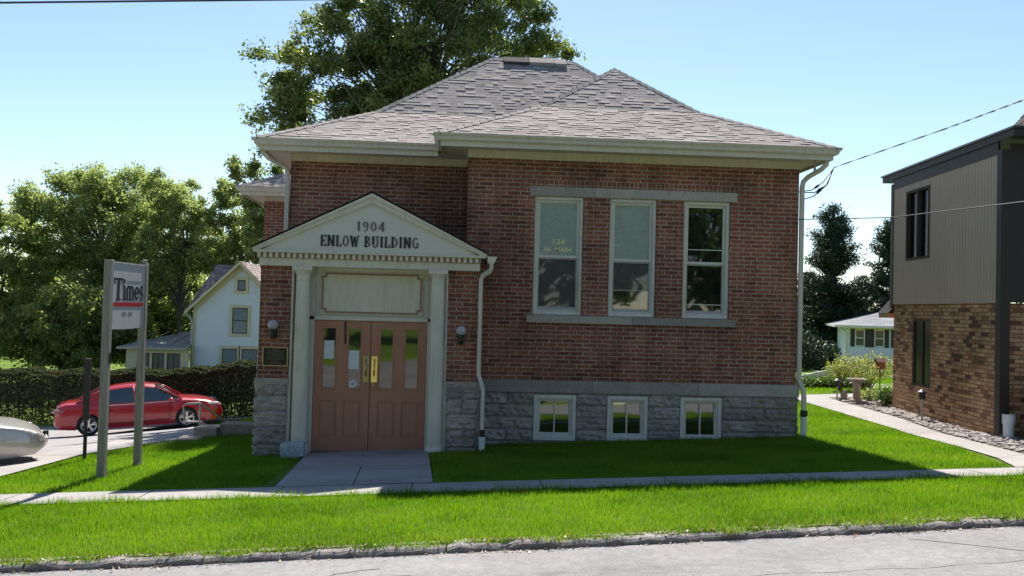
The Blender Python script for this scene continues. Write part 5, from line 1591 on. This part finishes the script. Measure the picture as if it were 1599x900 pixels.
# ------------------------------------------------------------------ hedge
def hedge():
    global rng
    root = empty('hedge', (0, 0, 0), 'long clipped hedge behind the red car, taller at its right end', 'hedge')
    n = 170000
    t = rng.random(n)
    cx = np.interp(t, [0, .55, .8, 1], [-30, -13, -8.6, -4.6]); cyy = np.interp(t, [0, .55, .8, 1], [33.8, 32.6, 31.6, 30.4])
    top = np.interp(cx, [-30, -14.5, -10, -8.6, -4.6], [-2.85, -2.80, -2.62, -2.35, -1.95]) + .05 * np.sin(cx * 3) + .04 * np.sin(cx * 7.7)
    bot = G(cx, cyy)
    # leaves crowd to the surface of the block, thinner low down
    face = rng.random(n)
    f = rng.random(n)
    y = np.where(face < .45, cyy - .55 + np.abs(rng.normal(size=n)) * .14, np.where(face < .8, cyy + rng.uniform(-.6, .6, n), cyy + .55))
    z = np.where((face >= .45) & (face < .8), top - np.abs(rng.normal(size=n)) * .10, bot + (top - bot) * f ** .85)
    x = cx + rng.normal(size=n) * .05
    # a rolled top edge
    k = (y < cyy - .35) & (z > top - .12); z = np.where(k, z - .1, z)
    P_ = np.stack([x, y, z], 1)
    np_mesh('leaves', leaf_quads(P_, .085, .6), 4, M['hedge_leaf'], np.clip(rng.normal(.5, .2, n), 0, 1), root)
    mb = MB()
    for i in range(260):
        tt = rng.random(); x = float(np.interp(tt, [0, .55, .8, 1], [-30, -13, -8.6, -4.6])); yy = float(np.interp(tt, [0, .55, .8, 1], [33.8, 32.6, 31.6, 30.4])) + rng.uniform(-.4, .4)
        zt = float(np.interp(x, [-30, -14.5, -10, -8.6, -4.6], [-2.9, -2.9, -2.75, -2.5, -2.1])); z0 = g(x, yy)
        mb.tube([(x, yy, z0 - .05), (x + rng.uniform(-.15, .15), yy, (z0 + zt) / 2), (x + rng.uniform(-.3, .3), yy + rng.uniform(-.1, .1), zt)], [.018, .014, .008], 4, cap=False)
    mb.build('stems', M['bark'], root)
hedge()

# shrubs
def shrub(name, label, base, r, h, mat, n, leaf, cat='shrub', group=None, stems=8, low=.0, seed=0):
    global rng
    keep = rng; rng = np.random.default_rng(300 + seed)
    root = empty(name, base, label, cat, group)
    c = rand_ball(n, .45) * np.array([r, r, (h * (1 - low)) / 2]) ; c[:, 2] += h * low + h * (1 - low) / 2
    c *= (1 + .12 * np.sin(c[:, [0]] * 9 + c[:, [2]] * 7))
    c += rng.normal(size=c.shape) * leaf * .8
    np_mesh('leaves', leaf_quads(c, leaf, .55), 4, mat, np.clip(rng.normal(.5, .25, n), 0, 1), root)
    mb = MB()
    for i in range(stems):
        a = rng.uniform(0, 6.3); q = rng.uniform(.2, .8) * r
        mb.tube([(.05 * cos(a), .05 * sin(a), -.05), (q * .5 * cos(a), q * .5 * sin(a), h * .4), (q * cos(a), q * sin(a), h * .85)], [.016, .012, .006], 5, cap=False)
    mb.build('stems', M['bark'], root)
    rng = keep
    return root
def gp(px, py, Y): p = at(px, py, Y); return (p[0], Y, g(p[0], Y))
shrub('flowering_shrub', 'pale yellow-green leggy shrub with pinkish leaves behind the bird bath', gp(1352, 600, 20.8), .84, .88, M['leaf_shrub'], 3000, .055, stems=18, low=.34, seed=1)
shrub('flowering_shrub', 'smaller yellow-green shrub at the left of the leggy shrub, before the fence', gp(1312, 600, 21.0), .36, .74, M['leaf_shrub'], 1000, .05, stems=8, low=.4, seed=2)
shrub('round_bush', 'dark round bush left of the bird bath, before the white fence', gp(1297, 608, 22.2), .42, .24, M['leaf_dk'], 3200, .06, stems=5, seed=3, group='low bushes by the fence')
shrub('round_bush', 'dark round bush beside the brick building downpipe, at the fence end', gp(1262, 608, 22.4), .40, .24, M['leaf_dk'], 2200, .06, stems=5, seed=4, group='low bushes by the fence')
shrub('round_bush', 'dark green bush directly behind the bird bath pedestal', gp(1328, 606, 22.0), .44, .24, M['leaf_dk'], 2600, .06, stems=5, seed=5, group='low bushes by the fence')
shrub('round_bush', 'small dark bush at the far brick corner of the brown building', gp(1386, 636, 17.7), .20, .34, M['leaf_dk'], 1400, .05, stems=5, seed=6)
shrub('round_bush', 'tiny low green bush at the foot of the bird bath', gp(1356, 626, 18.8), .20, .24, M['leaf_md'], 700, .05, stems=4, seed=7)
for i_, (px_, Y_s, r_, h_, lb_) in enumerate([(1244, 38, 1.3, 1.75, 'dark thicket bush below the short pine, nearest the brick building'), (1276, 41, 1.0, 1.45, 'dark thicket bush below the tall pine trunk')]):
    shrub('thicket_bush', lb_, gp(px_, 600, Y_s), r_, h_, M['needle'], 6000, .13, stems=6, seed=40 + i_, group='thicket bushes below the pines')
shrub('evergreen_bush', 'dark evergreen bush against the front of the brown building, at the right edge', (9.42, 12.55, g(9.4, 12.5)), .34, 1.05, M['needle'], 5000, .06, stems=6, seed=8)

# ------------------------------------------------------------------ bird bath, garden lights, statue
bb = empty('bird_bath', (9.12, 18.5, g(9.12, 18.5)), 'pale concrete bird bath on a pedestal in the gravel bed', 'bird bath')
bb.scale = (.88, .88, .95)
M['cast'] = stone_mat('cast_stone', (.36, .31, .27), var=.2)
mb = MB(); mb.lathe(0, 0, [(.16, 0), (.16, .05), (.12, .08), (.095, .12), (.085, .30), (.09, .42), (.12, .46)], 18); mb.build('pedestal', M['cast'], bb, smooth=True, auto=40)
mb = MB(); mb.lathe(0, 0, [(.10, .461), (.24, .52), (.26, .56), (.245, .57), (.20, .545), (.02, .53)], 24); mb.build('basin', M['cast'], bb, smooth=True, auto=40)
st = empty('garden_statue', (8.93, 18.72, g(8.93, 18.72)), 'small pale stone ornament on the gravel left of the bird bath', 'garden ornament')
mb = MB(); mb.lathe(0, 0, [(.11, 0), (.12, .04), (.08, .07)], 12); mb.build('base', M['cast'], st)
mb = MB(); mb.ball((0, 0, .13), (.085, .07, .085), 12, 8); mb.ball((.01, -.01, .225), (.045, .04, .045), 10, 8); mb.build('figure', M['cast'], st, smooth=True)
def glight(x, y, h, label):
    r = empty('garden_light', (x, y, g(x, y)), label, 'garden light', 'garden path lights')
    mb = MB(); mb.tube([(0, 0, -.05), (0, 0, h - .17)], .018, 8); mb.build('stake', M['grey_trim'], r)
    mb = MB(); mb.lathe(0, 0, [(.03, h - .19), (.055, h - .175), (.06, h - .06)], 12); mb.build('lantern', M['black'], r)
    mb = MB(); mb.lathe(0, 0, [(.085, h - .062), (.08, h - .045), (.03, h - .01), (.012, h)], 12); mb.build('cap', M['black'], r)
glight(8.88, 15.4, .60, 'black-topped garden light on a grey stake beside the brown building')
glight(8.90, 19.0, .50, 'dark garden light on a stake left of the bird bath')
mb = MB(); mb.box(-.04, .04, -.04, .04, 0, .05); mb.add([(-.12, -.10, .55), (.12, -.10, .55), (.12, .10, .55), (-.12, .10, .55), (-.12, 0, .68), (.12, 0, .68)], [(0, 1, 5, 4), (2, 3, 4, 5), (0, 4, 3), (1, 2, 5), (0, 3, 2, 1)])
bf = empty('bird_feeder', (*gp(1374, 600, 20.2)[:2], gp(1374, 600, 20.2)[2]), 'brown wooden bird feeder on a pole among the leggy shrub stems', 'bird feeder')
m_ = MB(); m_.tube([(0, 0, -.05), (0, 0, .62)], .015, 8); m_.build('pole', M['wood_dk'], bf)
m_ = MB(); m_.box(-.09, .09, -.08, .08, .60, .78); m_.build('house_box', plain('red_brown_wood', (.22, .09, .05), .8), bf)
m_ = MB(); m_.add([(-.13, -.11, .78), (.13, -.11, .78), (.13, .11, .78), (-.13, .11, .78), (-.13, 0, .87), (.13, 0, .87)], [(0, 1, 5, 4), (2, 3, 4, 5), (0, 4, 3), (1, 2, 5), (0, 3, 2, 1)]); m_.build('roof', plain('red_brown_wood_roof', (.18, .08, .05), .8), bf)

# ------------------------------------------------------------------ brown two-storey building on the right
ang = radians(5.6)
bbg = empty('brown_building', (8.85, 13.05, 0), 'brown and tan two-storey building with brick base at the right edge', 'building')
bbg.rotation_euler = (0, 0, -ang)
# local: y along the visible side wall (away), x to the right
M['siding'] = plain('brown_siding_paint', (.48, .37, .29), .7, var=.10, scale=2, streak=True)
M['dkbrown'] = plain('dark_brown_trim', (.030, .022, .022), .6, var=.15)
mb = MB()
lo = (2.46, 3.25, -1.34, -.01); up = (2.50, 3.52, 1.18, 2.60)
wall(mb, (0, 0, 0), (0, 1, 0), (-1, 0, 0), .10, 4.14, -2.4, .29, [lo], .10)
wall(mb, (0, 0, 0), (1, 0, 0), (0, -1, 0), 0.12, 9, -2.4, .29)
wall(mb, (0, 4.14, 0), (1, 0, 0), (0, 1, 0), 0, 9, -2.4, .29)
mb.build('brick_wall', M['tanbrick'], bbg)
mb = MB()   # grooved vertical siding
y = .10
def sidingstrip(a, b):
    for q0, q1 in [(.29, up[2]), (up[3], 2.86)] if (b > up[0] and a < up[1]) else [(.29, 2.86)]:
        mb.box(-.030, .0, a, b, q0, q1)
while y < 4.13:
    b = min(y + .094, 4.14)
    for c in (up[0], up[1]):
        if y < c < b: sidingstrip(y, c); y = c
    sidingstrip(y, b); y = b + .010
wall(mb, (-.012, 0, 0), (0, 1, 0), (-1, 0, 0), .10, 4.14, .292, 2.86, [up], .06)
mb.build('siding', M['siding'], bbg)
mb = MB()
mb.box(-.055, .10, -.06, .085, -2.35, 2.80)           # near corner board / dark downpipe
mb.box(-.045, .05, 4.142, 4.26, .20, 2.86)
mb.box(.10, 9, -.05, -.005, .30, 2.9)                  # dark upper front
mb.box(-.04, -.001, .09, 4.14, 2.74, 2.952)
mb.build('corner_board', M['dkbrown'], bbg)
mb = MB(); mb.box(-.07, 9, -.42, 4.66, 2.95, 3.07); fb = mb.build('roof', M['dkbrown'], bbg)
mb = MB(); mb.box(-.10, 9.02, -.45, 4.70, 3.071, 3.105); mb.build('drip_edge', plain('drip_edge_metal', (.10, .085, .085), .3, metal=.6), fb)
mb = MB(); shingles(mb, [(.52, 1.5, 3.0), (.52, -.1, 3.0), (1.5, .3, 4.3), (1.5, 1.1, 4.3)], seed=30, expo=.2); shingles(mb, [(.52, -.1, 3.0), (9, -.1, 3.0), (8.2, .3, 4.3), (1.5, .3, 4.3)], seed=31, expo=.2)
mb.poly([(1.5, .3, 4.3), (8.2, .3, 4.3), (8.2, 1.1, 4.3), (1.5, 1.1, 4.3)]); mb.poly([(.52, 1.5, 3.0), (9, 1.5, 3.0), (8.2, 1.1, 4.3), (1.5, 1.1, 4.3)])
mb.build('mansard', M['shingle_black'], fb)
for (a, b, c, d), nm in ((up, 'window'), (lo, 'window')):
    mb = MB()
    w = .05
    for (y0, y1, z0, z1) in ((a, b, d - w, d), (a, b, c, c + w), (a, a + w, c + w, d - w), (b - w, b, c + w, d - w), ((a + b) / 2 - .03, (a + b) / 2 + .03, c + w, d - w)):
        mb.box(-.045 if nm and c > 0 else .01, .06, y0 + .001, y1 - .001, z0 + .001, z1 - .001)
    w_ = mb.build('window', plain('brown_window_frame', (.075, .062, .055), .8, spec=.2), bbg)
    mb = MB(); mb.box(.035, .045, a + .03, b - .03, c + .03, d - .03); mb.build('pane', M['glass_tint'], w_)
mb = MB(); mb.box(-.01, .2, 4.42, 4.9, .0, .10); mb.build('rear_canopy', plain('orange_board', (.35, .20, .10), .7), bbg)
mb = MB(); mb.add([(-.02, 4.40, .101), (-.02, 4.95, .101), (.5, 4.95, .70), (.5, 4.40, .70), (.5, 4.40, .101), (.5, 4.95, .101)], [(0, 1, 2, 3), (0, 3, 4), (1, 5, 2), (3, 2, 5, 4)]); mb.build('rear_roof', M['shingle_black'], bbg)
x, y = 8.90, 12.92
pr = empty('drain_pipe', (x, y, g(x, y)), 'short fat white plastic drain pipe at the near corner of the brown building', 'drain pipe')
mb = MB(); mb.lathe(0, 0, [(.083, -.05), (.083, .24), (.096, .245), (.096, .40), (.085, .402), (.080, .30)], 20); mb.build('pipe', M['pvc'], pr, smooth=True, auto=40)

# ------------------------------------------------------------------ white ranch house and board fence
wh = empty('white_house', (24.0, 50, g(25, 50)), 'low white house with black shutters and grey roof beyond the fence', 'house')
M['wsiding'] = plain('white_siding', (.78, .78, .86), .6, var=.05)
zg = wh.location.z
E0 = -.62 - zg
mb = MB()
wall(mb, (0, 0, 0), (1, 0, 0), (0, -1, 0), 0, 14, -.3, E0 + .05)
wall(mb, (0, 0, 0), (0, 1, 0), (-1, 0, 0), 0, 8, -.3, E0 + .05)
mb.build('wall', M['wsiding'], wh)
mb = MB()
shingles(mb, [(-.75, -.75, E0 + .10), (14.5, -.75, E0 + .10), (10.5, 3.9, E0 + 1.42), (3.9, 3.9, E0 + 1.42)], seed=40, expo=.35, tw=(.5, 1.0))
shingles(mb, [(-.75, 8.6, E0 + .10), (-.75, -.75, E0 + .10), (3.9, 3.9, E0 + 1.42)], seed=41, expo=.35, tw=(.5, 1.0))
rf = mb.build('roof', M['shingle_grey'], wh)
mb = MB(); mb.box(-.76, 14.5, -.78, -.70, E0 - .02, E0 + .12); mb.box(-.78, -.70, -.70, 8.6, E0 - .02, E0 + .12); mb.box(-.70, 14.4, -.70, .0, E0 + .0, E0 + .02); mb.build('eaves', M['white'], wh)
mb = MB(); mb.rtube([(-.55, -.70, E0), (-.10, -.06, E0 - .25), (-.06, -.05, E0 - .4), (-.06, -.05, 0)], .09, .09); mb.build('downpipe', M['white'], wh)
mb = MB(); mb.tube([(5.2, 1.9, E0 + .8), (5.2, 1.9, E0 + 1.1)], .07, 8); mb.build('vent_pipe', M['black'], rf)
for cx in (.98, 2.02 + .08, 3.95 - .5):
    pass
wh.rotation_euler = (0, 0, -radians(21))
for cx in (.72, 1.82, 3.02):
    z0, z1 = -1.80 - zg, -.76 - zg
    mb = MB(); ring(mb, cx - .28, cx + .28, z0, z1, .06, -.06, 0); mb.box(cx - .22, cx + .22, -.05, 0, (z0 + z1) / 2 - .03, (z0 + z1) / 2 + .03)
    w_ = mb.build('window', M['white'], wh)
    mb = MB(); mb.box(cx - .22, cx + .22, -.02, -.01, z0 + .06, z1 - .06); mb.build('pane', M['glass_blind'], w_)
    for s in (-1, 1):
        mb = MB(); mb.box(cx + s * .42 - .12, cx + s * .42 + .12, -.05, 0, z0 - .03, z1 + .03); mb.build('shutter', M['letter'], wh)

fn = empty('board_fence', (0, 0, 0), 'white two-rail board fence behind the bushes and bird bath', 'fence')
fpts = [at(1200, 597, 31), at(1258, 588, 29.5), at(1275, 584, 29.2), at(1295, 580.5, 29.0), at(1322, 576, 28.8), at(1350, 573, 28.7), at(1378, 571.5, 28.7), at(1420, 571, 28.7)]
for k in range(len(fpts)):
    p = fpts[k]
    mb = MB(); mb.box(p[0] - .055, p[0] + .055, p[1] - .06, p[1] + .04, g(p[0], p[1]) - .3, p[2] + .10); mb.build('post', M['white'], fn)
for dz in (.08, -.36):
    for k in range(len(fpts) - 1):
        a, b = fpts[k], fpts[k + 1]
        mb = MB()
        mb.add([(a[0], a[1] - .07, a[2] + dz - .20), (b[0], b[1] - .07, b[2] + dz - .20), (b[0], b[1] - .07, b[2] + dz), (a[0], a[1] - .07, a[2] + dz), (a[0], a[1] - .11, a[2] + dz - .20), (b[0], b[1] - .11, b[2] + dz - .20), (b[0], b[1] - .11, b[2] + dz), (a[0], a[1] - .11, a[2] + dz)], [(3, 2, 1, 0), (4, 5, 6, 7), (7, 6, 2, 3), (4, 0, 1, 5)])
        mb.build('rail', M['white'], fn)

# ------------------------------------------------------------------ clapboard house on the left
HY = 42.0
hx0, hz = -12.97, -5.2
hs = empty('clapboard_house', (0, 0, 0), 'pale blue-white clapboard house with steep gable and yellow trim behind the hedge', 'house')
M['clap'] = plain('pale_clapboard', (.66, .70, .80), .6, var=.05)
M['ytrim'] = plain('yellow_cream_trim', (.60, .52, .38), .6, var=.08)
pkx, pkz, ez = -10.75, 1.90, -.26
hx1 = 2 * pkx - hx0
mb = MB()
z = hz
while z < pkz - .02:
    z1 = min(z + .115, pkz - .02)
    def xw(zz): return (hx0, hx1) if zz <= ez else (hx0 + (zz - ez) / (pkz - ez) * (pkx - hx0), hx1 - (zz - ez) / (pkz - ez) * (hx1 - pkx))
    a, b = xw(z); c, d = xw(z1)
    mb.add([(a, HY - .022, z), (b, HY - .022, z), (d, HY - .004, z1), (c, HY - .004, z1), (a, HY, z), (b, HY, z)], [(0, 1, 2, 3), (0, 4, 5, 1)])
    z = z1
z = hz
while z < -.35:
    mb.add([(hx0 - .022, HY + .02, z), (hx0 - .022, HY + 7.5, z), (hx0 - .004, HY + 7.5, z + .115), (hx0 - .004, HY + .02, z + .115), (hx0, HY + .02, z), (hx0, HY + 7.5, z)], [(0, 3, 2, 1), (0, 1, 5, 4)])
    z += .115
mb.build('wall', M['clap'], hs)
mb = MB(); mb.box(hx0 - .05, hx0 + .10, HY - .05, HY + .0, hz, ez); mb.box(hx1 - .1, hx1 + .05, HY - .05, HY, hz, ez)
sl_ = (pkz - ez) / (pkx - hx0)
for s in (-1, 1):
    xe = hx0 if s < 0 else hx1
    mb.add([(pkx, HY - .06, pkz - .02), (xe, HY - .06, ez - .02), (xe, HY - .06, ez - .32), (pkx, HY - .06, pkz - .38), (pkx, HY, pkz - .02), (xe, HY, ez - .02), (xe, HY, ez - .32), (pkx, HY, pkz - .38)], [(0, 1, 2, 3), (3, 2, 6, 7), (0, 4, 5, 1)])
mb.build('trim', M['ytrim'], hs)
mb = MB()
ov = .36
for s in (-1, 1):
    xe = hx0 - ov if s < 0 else hx1 + ov; ze = ez - ov * sl_
    P4 = [(xe, HY - .42, ze), (xe, HY + 4, ze), (pkx, HY + 4, pkz), (pkx, HY - .42, pkz)]
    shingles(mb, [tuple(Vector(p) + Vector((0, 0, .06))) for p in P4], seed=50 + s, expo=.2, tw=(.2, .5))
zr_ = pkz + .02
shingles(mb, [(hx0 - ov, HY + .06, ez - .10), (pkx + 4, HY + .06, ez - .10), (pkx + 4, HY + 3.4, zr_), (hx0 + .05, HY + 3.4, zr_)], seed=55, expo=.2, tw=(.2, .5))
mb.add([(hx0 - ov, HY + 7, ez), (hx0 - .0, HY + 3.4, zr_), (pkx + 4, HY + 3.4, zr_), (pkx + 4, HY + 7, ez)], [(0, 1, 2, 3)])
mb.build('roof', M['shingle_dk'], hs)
mb = MB()
for s in (-1, 1):
    xe = hx0 - ov if s < 0 else hx1 + ov; ze = ez - ov * sl_
    mb.add([(xe, HY - .45, ze - .10), (pkx, HY - .45, pkz - .10), (pkx, HY - .45, pkz + .05), (xe, HY - .45, ze + .05), (xe, HY - .40, ze - .10), (pkx, HY - .40, pkz - .10)], [(0, 1, 2, 3), (0, 4, 5, 1)])
    mb.add([(xe, HY - .45, ze - .01), (pkx, HY - .45, pkz - .01), (pkx, HY, pkz - .01), (xe, HY, ze - .01)], [(0, 1, 2, 3)])
mb.build('bargeboard', M['ytrim'], hs)
mb = MB(); mb.rtube([(hx0 - .3, HY - .38, ez - .42), (hx0 - .10, HY - .12, ez - .7), (hx0 - .06, HY - .09, ez - .9), (hx0 - .06, HY - .09, -3.6)], .09, .09); mb.build('downpipe', M['grey_trim'], hs)
def hwin(x0, x1, z0, z1, shade=True, rail=True):
    mb = MB(); ring(mb, x0 - .13, x1 + .13, z0 - .14, z1 + .14, .14, HY - .06, HY - .0)
    w_ = mb.build('window', M['ytrim'], hs)
    mb = MB(); ring(mb, x0, x1, z0, z1, .05, HY - .05, HY - .01)
    if rail: mb.box(x0 + .05, x1 - .05, HY - .045, HY - .012, (z0 + z1) / 2 - .025, (z0 + z1) / 2 + .025)
    mb.build('sash', plain('dark_sash', (.05, .025, .03), .5), w_)
    mb = MB(); mb.box(x0 + .04, x1 - .04, HY - .03, HY - .02, z0 + .04, z1 - .04); mb.build('pane', M['glass_house'], w_)
M['glass_house'] = glass_mat('pale_house_glass', (.16, .20, .24), mott=.3, coat=.6)
hwin(-11.13, -10.37, -1.61, -.33); hwin(-11.57, -10.83, -3.6, -2.36, rail=False); hwin(-10.62, -9.85, -3.6, -2.36, rail=False)
hwin(-10.93, -10.52, .50, 1.05, rail=False)
# porch wing
pw = hs
mb = MB()
wx0, wx1, wy = -15.95, hx0 - .03, 41.4
for a, b in ((wx0, -15.45), (-14.85, -14.72), (-14.15, -14.02), (-13.4, wx1)): mb.box(a, b, wy, wy + .1, hz, -2.35)
mb.box(wx0, wx1, wy + .001, wy + .1, -2.62, -2.351); mb.box(wx0, wx1, wy, wy + .1, hz, -3.6); mb.box(wx0, wx0 + .1, wy + .1, wy + 4, hz, -2.35)
mb.build('porch_wall', M['ytrim'], hs)
for a, b in ((-15.45, -14.85), (-14.72, -14.15), (-14.02, -13.4)):
    mb = MB(); ring(mb, a + .001, b - .001, -3.598, -2.622, .05, wy + .02, wy + .08); mb.box((a + b) / 2 - .02, (a + b) / 2 + .02, wy + .03, wy + .07, -3.55, -2.67)
    w_ = mb.build('window', plain('dark_porch_sash', (.05, .03, .03), .5), hs)
    mb = MB(); mb.box(a + .03, b - .03, wy + .05, wy + .06, -3.57, -2.65); mb.build('pane', plain('porch_curtain', (.16, .15, .13), .6, var=.4, scale=20, streak=True), w_)
mb = MB()
mb.add([(wx0 - .35, wy - .35, -2.33), (wx1, wy - .35, -2.33), (wx1, wy + 3.4, -1.68), (wx0 + 1.7, wy + 3.4, -1.68), (wx0 - .35, wy - .35, -2.43), (wx1, wy - .35, -2.43), (wx0 - .35, wy + 4, -2.33)], [(0, 1, 2, 3), (4, 5, 1, 0), (0, 3, 6)])
for k in range(5):
    xa = wx0 + .1 + k * .62; xb = wx0 + 1.8 + k * .3
    xb = min(xa + .15 + .3 * 0, wx1)
    mb.rtube([(xa, wy - .34, -2.315), (min(xa + .2, wx1), wy + 3.3, -1.675)], .03, .03)
mb.build('porch_roof', plain('standing_seam_metal', (.34, .33, .31), .45, metal=.3, var=.1), hs)

# ------------------------------------------------------------------ overhead lines
def wire(name, label, pts, r, sag=0.0, twist=False, n=24, par=None):
    mb = MB()
    P_ = []
    for i in range(len(pts) - 1):
        a, b = Vector(pts[i]), Vector(pts[i + 1])
        for k in range(n + (1 if i == len(pts) - 2 else 0)):
            t = k / n; p = a.lerp(b, t); p.z -= sag * 4 * t * (1 - t); P_.append(p)
    mb.tube(P_, r, 6)
    if twist:
        for ph in (0, pi):
            Q = []
            for i in range(len(P_) * 5):
                f = i / 5; j = min(int(f), len(P_) - 2); p = P_[j].lerp(P_[j + 1], min(1, f - j)); a = f * 1.2 + ph
                Q.append(p + Vector((.010 * sin(a), 0, .008 * cos(a))))
            mb.tube(Q, r * .8, 5)
    o = mb.build(name, M['wire'], par)
    if label: tag(o, label, 'cable')
    return o
M['wire'] = plain('cable_sheath', (.06, .058, .06), .6)
wire('overhead_line', 'thin dark cable crossing the top left corner of the sky', [at(0, 4.5, 9) + (at(0, 4.5, 9) - at(560, -1.5, 9)) * 8, at(0, 4.5, 9), at(560, -1.5, 9), at(560, -1.5, 9) + (at(560, -1.5, 9) - at(0, 4.5, 9)) * 8 + np.array([0, 0, .3])], .011)
svc = wire('service_cable', 'twisted power service cable from the upper right corner to the brick building', [at(1302, 262, 14.4), at(1480, 200, 11.5), at(1599, 156, 10), at(1599, 156, 10) + (at(1599, 156, 10) - at(1480, 200, 11.5)) * 9], .0045, twist=True, n=16)
for a in ([(1302, 262), (1285, 285), (1268, 297), (1248, 300)], [(1302, 262), (1292, 288), (1272, 301), (1249, 301)], [(1302, 262), (1290, 290), (1270, 307), (1250, 313)]):
    pts = [at(x_, y_, 14.4 - .1 * i) for i, (x_, y_) in enumerate(a)]
    mb = MB(); mb.tube(pts, .010, 6); mb.tube([Vector(pts[2]).lerp(Vector(pts[1]), .3), Vector(pts[2]).lerp(Vector(pts[1]), .6)], .022, 8)
    mb.build('drip_loop', M['wire'], svc, smooth=True)
wire('telephone_line', 'thin grey line running level from the brick building past the pines and brown wall', [at(1246, 343, 13.9), at(1390, 340, 12.0), at(1599, 315, 9.0), at(1599, 315, 9.0) + (at(1599, 315, 9.0) - at(1390, 340, 12.0)) * 5], .008, n=12)

# ------------------------------------------------------------------ trees across the street (unseen; mirrored in the windows, thickened to block sky light)
for i, (x, y, s) in enumerate([(-16, -12, 5.6), (-6, -13, 5.8), (4, -12, 5.4), (13, -13, 5.8), (22, -12, 5.4), (-27, -13, 5.5)]):
    b = (x, y, g(x, y))
    tree('street_tree', ['full green tree across the street, %s' % w for w in ('facing the sign', 'facing the doors', 'facing the left window', 'facing the right window', 'facing the brown building', 'facing the side street')][i], b, [(0, 0, 5.2, s, 4, 4.0), (0, 0, 9.4, s * .8, 3.4, 3.6)], M['leaf_dk'], 9000, .60, 1.6, .28, clump=1.4, clumps=70, group='trees across the street', seed=20 + i)
